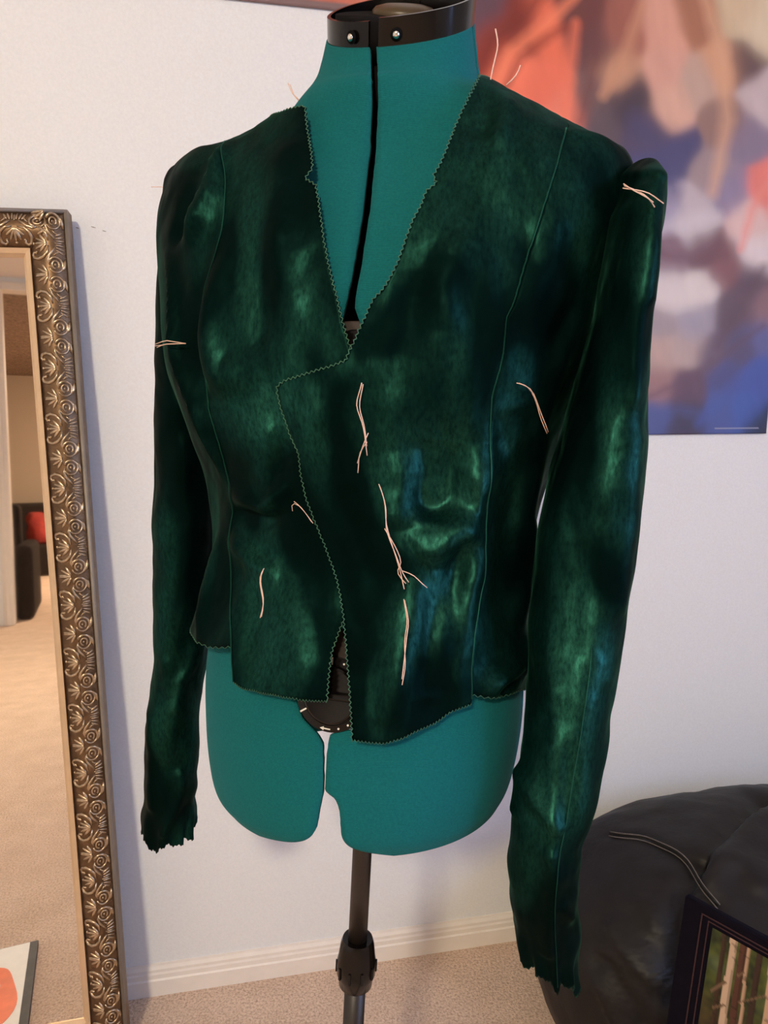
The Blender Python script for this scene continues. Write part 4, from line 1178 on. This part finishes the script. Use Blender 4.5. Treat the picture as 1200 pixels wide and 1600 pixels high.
for o_ in (np.array([0, -0.004, 0.0045]), np.array([-0.003, -0.0045, -0.004])):
    MB().tube(sp + o_, 0.0009, 5).build('stitching', M['stitch'], bag, True)

# ------------------------------------------------------------------ forest picture leaning on the bean bag
TL = at(1070, 1398, 0.90); 
TRd = at(1230, 1445, 0.80) - TL
pr_ = TRd / np.linalg.norm(TRd); pr_[2] = 0; pr_ /= np.linalg.norm(pr_)
nrm = np.array([pr_[1], -pr_[0], 0.0])
PH_, PWd = TL[2] / math.cos(math.radians(9)), 0.34
pdn = -ZU * math.cos(math.radians(9)) + nrm * math.sin(math.radians(9))
pn = np.cross(pr_, -pdn); pn = -pn if pn @ nrm < 0 else pn
pic = empty('forest_picture', tuple(TL + pdn * PH_ + pr_ * PWd / 2))
tag(pic, 'birch forest picture with navy border and thin maroon lines leaning on bean bag', 'picture')
bevel(MB().frame_box(TL - pn * 0.012, pr_ * PWd, pdn * (PH_ - 0.001), pn * 0.012).build('board', M['navy'], pic), 0.003)
def pic_at(px, py, h=0.0):
    d = ray(px, py); P0 = TL + pn * h
    return _C + d * (((P0 - _C) @ pn) / (d @ pn))
def pic_xy(px, py):
    q = pic_at(px, py) - TL
    return q @ pr_, q @ pdn
for (px, py), w in (((1097, 1426), .0016), ((1107, 1438), .0014)):
    x0, y0 = pic_xy(px, py); x1, y1 = PWd - x0, PH_ - y0
    fr = MB()
    for a, b, c_, d_ in ((x0, x1, y0, y0 + w), (x0, x1, y1 - w, y1), (x0, x0 + w, y0 + w, y1 - w), (x1 - w, x1, y0 + w, y1 - w)):
        fr.frame_box(TL + pr_ * a + pdn * c_ + pn * 0.0001, pr_ * (b - a), pdn * (d_ - c_), pn * 0.0012)
    fr.build('border_line', M['maroon'], pic)
x0, y0 = pic_xy(1114, 1449); x1, y1 = PWd - x0, PH_ - y0
nc, nr = 170, 220
X_, Y_ = np.meshgrid(np.linspace(x0, x1, nc), np.linspace(y0, y1, nr))
P = TL + X_[..., None] * pr_ + Y_[..., None] * pdn + 0.0010 * pn
q2 = np.stack([X_, Y_, 0 * X_], -1)
nA = noise3(q2 * 55) + 0.6 * noise3(q2 * 120 + 4); nB = noise3(q2 * 28 + 9); nC = noise3(q2 * 200 + 2)
cA, cB, cD, cE = lin((28, 40, 24)), lin((96, 108, 48)), lin((44, 26, 20)), lin((96, 116, 112))
t1 = np.clip(0.45 + 0.9 * nA + 0.5 * nB, 0, 1)[..., None]
col = cA * (1 - t1) + cB * t1
low = np.clip((Y_ - (y0 + 0.07)) / 0.05 + nB, 0, 1)[..., None] * 0.75
brown = lin((70, 48, 32)) * (0.8 + 1.2 * np.clip(nA, -0.4, 0.6))[..., None]
col = col * (1 - low) + brown * low
skyp = np.clip(2.5 * (noise3(q2 * 22 + 40) - 0.22), 0, 1)[..., None] * np.clip(1 - (Y_ - y0) / 0.09, 0, 1)[..., None]
col = col * (1 - skyp) + cE * skyp
def trunk(px, w, c, dark=0.6):
    tx = pic_xy(px, 1500)[0]
    xx = (X_ - tx - 0.004 * noise3(np.stack([Y_ * 14, 0 * Y_ + px, 0 * Y_], -1)) - 0.02 * (Y_ - y0)) / w
    m_ = (np.abs(xx) < 0.5)[..., None]
    bark = 1 - 0.45 * (noise3(np.stack([X_ * 60, Y_ * 160, 0 * X_ + px], -1)) > 0.28)[..., None]
    sh_ = np.where(xx > 0.22, dark, 1.0)[..., None]
    return np.where(m_, lin(c) * bark * sh_, col)
for px, w, c in ((1126, .006, (70, 48, 36)), (1158, .009, (90, 56, 44)), (1185, .008, (64, 44, 36)), (1142, .0100, (214, 184, 160)), (1168, .0045, (200, 164, 138)), (1214, .014, (205, 170, 140)), (1235, .010, (170, 140, 110))):
    col = trunk(px, w, c)
# fallen branches
for (a0, b0), (a1, b1), w in (((1112, 1548), (1134, 1534), .0035), ((1114, 1574), (1132, 1570), .003), ((1153, 1524), (1163, 1519), .003), ((1153, 1566), (1195, 1556), .002)):
    p_, q_ = np.array(pic_xy(a0, b0)), np.array(pic_xy(a1, b1)); ab = q_ - p_
    tt = np.clip(((X_ - p_[0]) * ab[0] + (Y_ - p_[1]) * ab[1]) / (ab @ ab), 0, 1)
    dist = np.hypot(X_ - p_[0] - tt * ab[0], Y_ - p_[1] - tt * ab[1])
    col = np.where((dist < w / 2)[..., None], lin((120, 96, 76)), col)
fs = printed_sheet('printed_photo', P, col * 0.75, PRINT, pic)
if np.array(fs.data.polygons[0].normal) @ pn < 0: fs.data.flip_normals()

# ------------------------------------------------------------------ things seen only in the mirror
# armchair just past the doorway
ac = empty('armchair', (-1.33, -4.45, 0)); tag(ac, 'dark upholstered armchair beyond the doorway, seen in the mirror', 'armchair')
for nm, b_ in (('armrest', (-1.13, -0.985, -4.85, -3.98, 0.0, 0.62)), ('armrest', (-1.95, -1.80, -4.85, -3.98, 0.0, 0.62)), ('seat', (-1.80, -1.13, -4.80, -4.05, 0.08, 0.42)), ('backrest', (-1.80, -1.13, -4.98, -4.80, 0.05, 0.95))):
    bevel(MB().box(*b_).build(nm, M['dark_sofa'], ac), 0.05, 4)
# sofa against the far wall
so = empty('sofa', (-0.55, -7.6, 0)); tag(so, 'dark sofa against the far taupe wall, seen in the mirror', 'sofa')
for nm, b_ in (('base', (-1.6, 0.55, -8.15, -7.35, 0.0, 0.40)), ('backrest', (-1.6, 0.55, -8.40, -8.15, 0.0, 0.92)), ('armrest', (-1.85, -1.6, -8.2, -7.3, 0.0, 0.62)), ('armrest', (0.55, 0.8, -8.2, -7.3, 0.0, 0.62))):
    bevel(MB().box(*b_).build(nm, M['dark_sofa'], so), 0.05, 4)
# red blanket heaped over the sofa
nu2, nv2 = 40, 24
U, W2 = np.meshgrid(np.linspace(0, 2 * math.pi, nu2, endpoint=False), np.linspace(0, 1, nv2))
Bx = -1.13 + 0.17 * np.cos(U) * np.cos(W2 * math.pi / 2) ** 0.6 - 0.10 * W2; By = -7.72 + 0.26 * np.sin(U) * np.cos(W2 * math.pi / 2) ** 0.6; Bz = 0.405 + 0.40 * np.sin(W2 * math.pi / 2)
BP = np.stack([Bx, By, Bz], -1).reshape(-1, 3); BP = BP + (0.05 * noise3(BP * 8))[:, None] * np.array([1, 1, 0])
idx = np.arange(nu2 * nv2).reshape(nv2, nu2); nx = np.roll(idx, -1, 1)
bl = mesh('red_blanket', BP, np.stack([idx[:-1], nx[:-1], nx[1:], idx[1:]], -1).reshape(-1, 4).tolist() + [tuple(idx[-1]), tuple(idx[0][::-1])], M['red_cloth'])
tag(bl, 'red blanket heaped on the far sofa, seen in the mirror', 'blanket')
# magazine on the carpet in front of the mirror
mg = empty('magazine', (-0.80, 0.90, 0)); tag(mg, 'white and orange magazine on the carpet, reflected in the mirror\'s lower corner', 'magazine')
bevel(MB().box(-0.945, -0.655, 0.745, 1.06, 0.0005, 0.014).build('cover', M['dark_cover'], mg), 0.001)
MB().box(-0.940, -0.672, 0.750, 1.055, 0.0141, 0.0160).build('page', M['paper'], mg)
def blot(cx, cy, rx, ry, z, nm, mat, ph=0.0):
    n = 36
    v = [(cx + rx * math.cos(2 * math.pi * i / n) * (1 + 0.12 * math.sin(3 * 2 * math.pi * i / n + ph)), cy + ry * math.sin(2 * math.pi * i / n), z) for i in range(n)]
    mesh(nm, v + [(a, b, z + 0.0003) for a, b, _ in v], [tuple(range(n - 1, -1, -1)), tuple(range(n, 2 * n))] + [(i, (i + 1) % n, n + (i + 1) % n, n + i) for i in range(n)], mat, mg, False)
blot(-0.735, 0.925, 0.052, 0.105, 0.0162, 'printed_shape', M['orange_print'])
blot(-0.762, 0.885, 0.040, 0.046, 0.0166, 'printed_shape', M['grey_print'], 1.0)
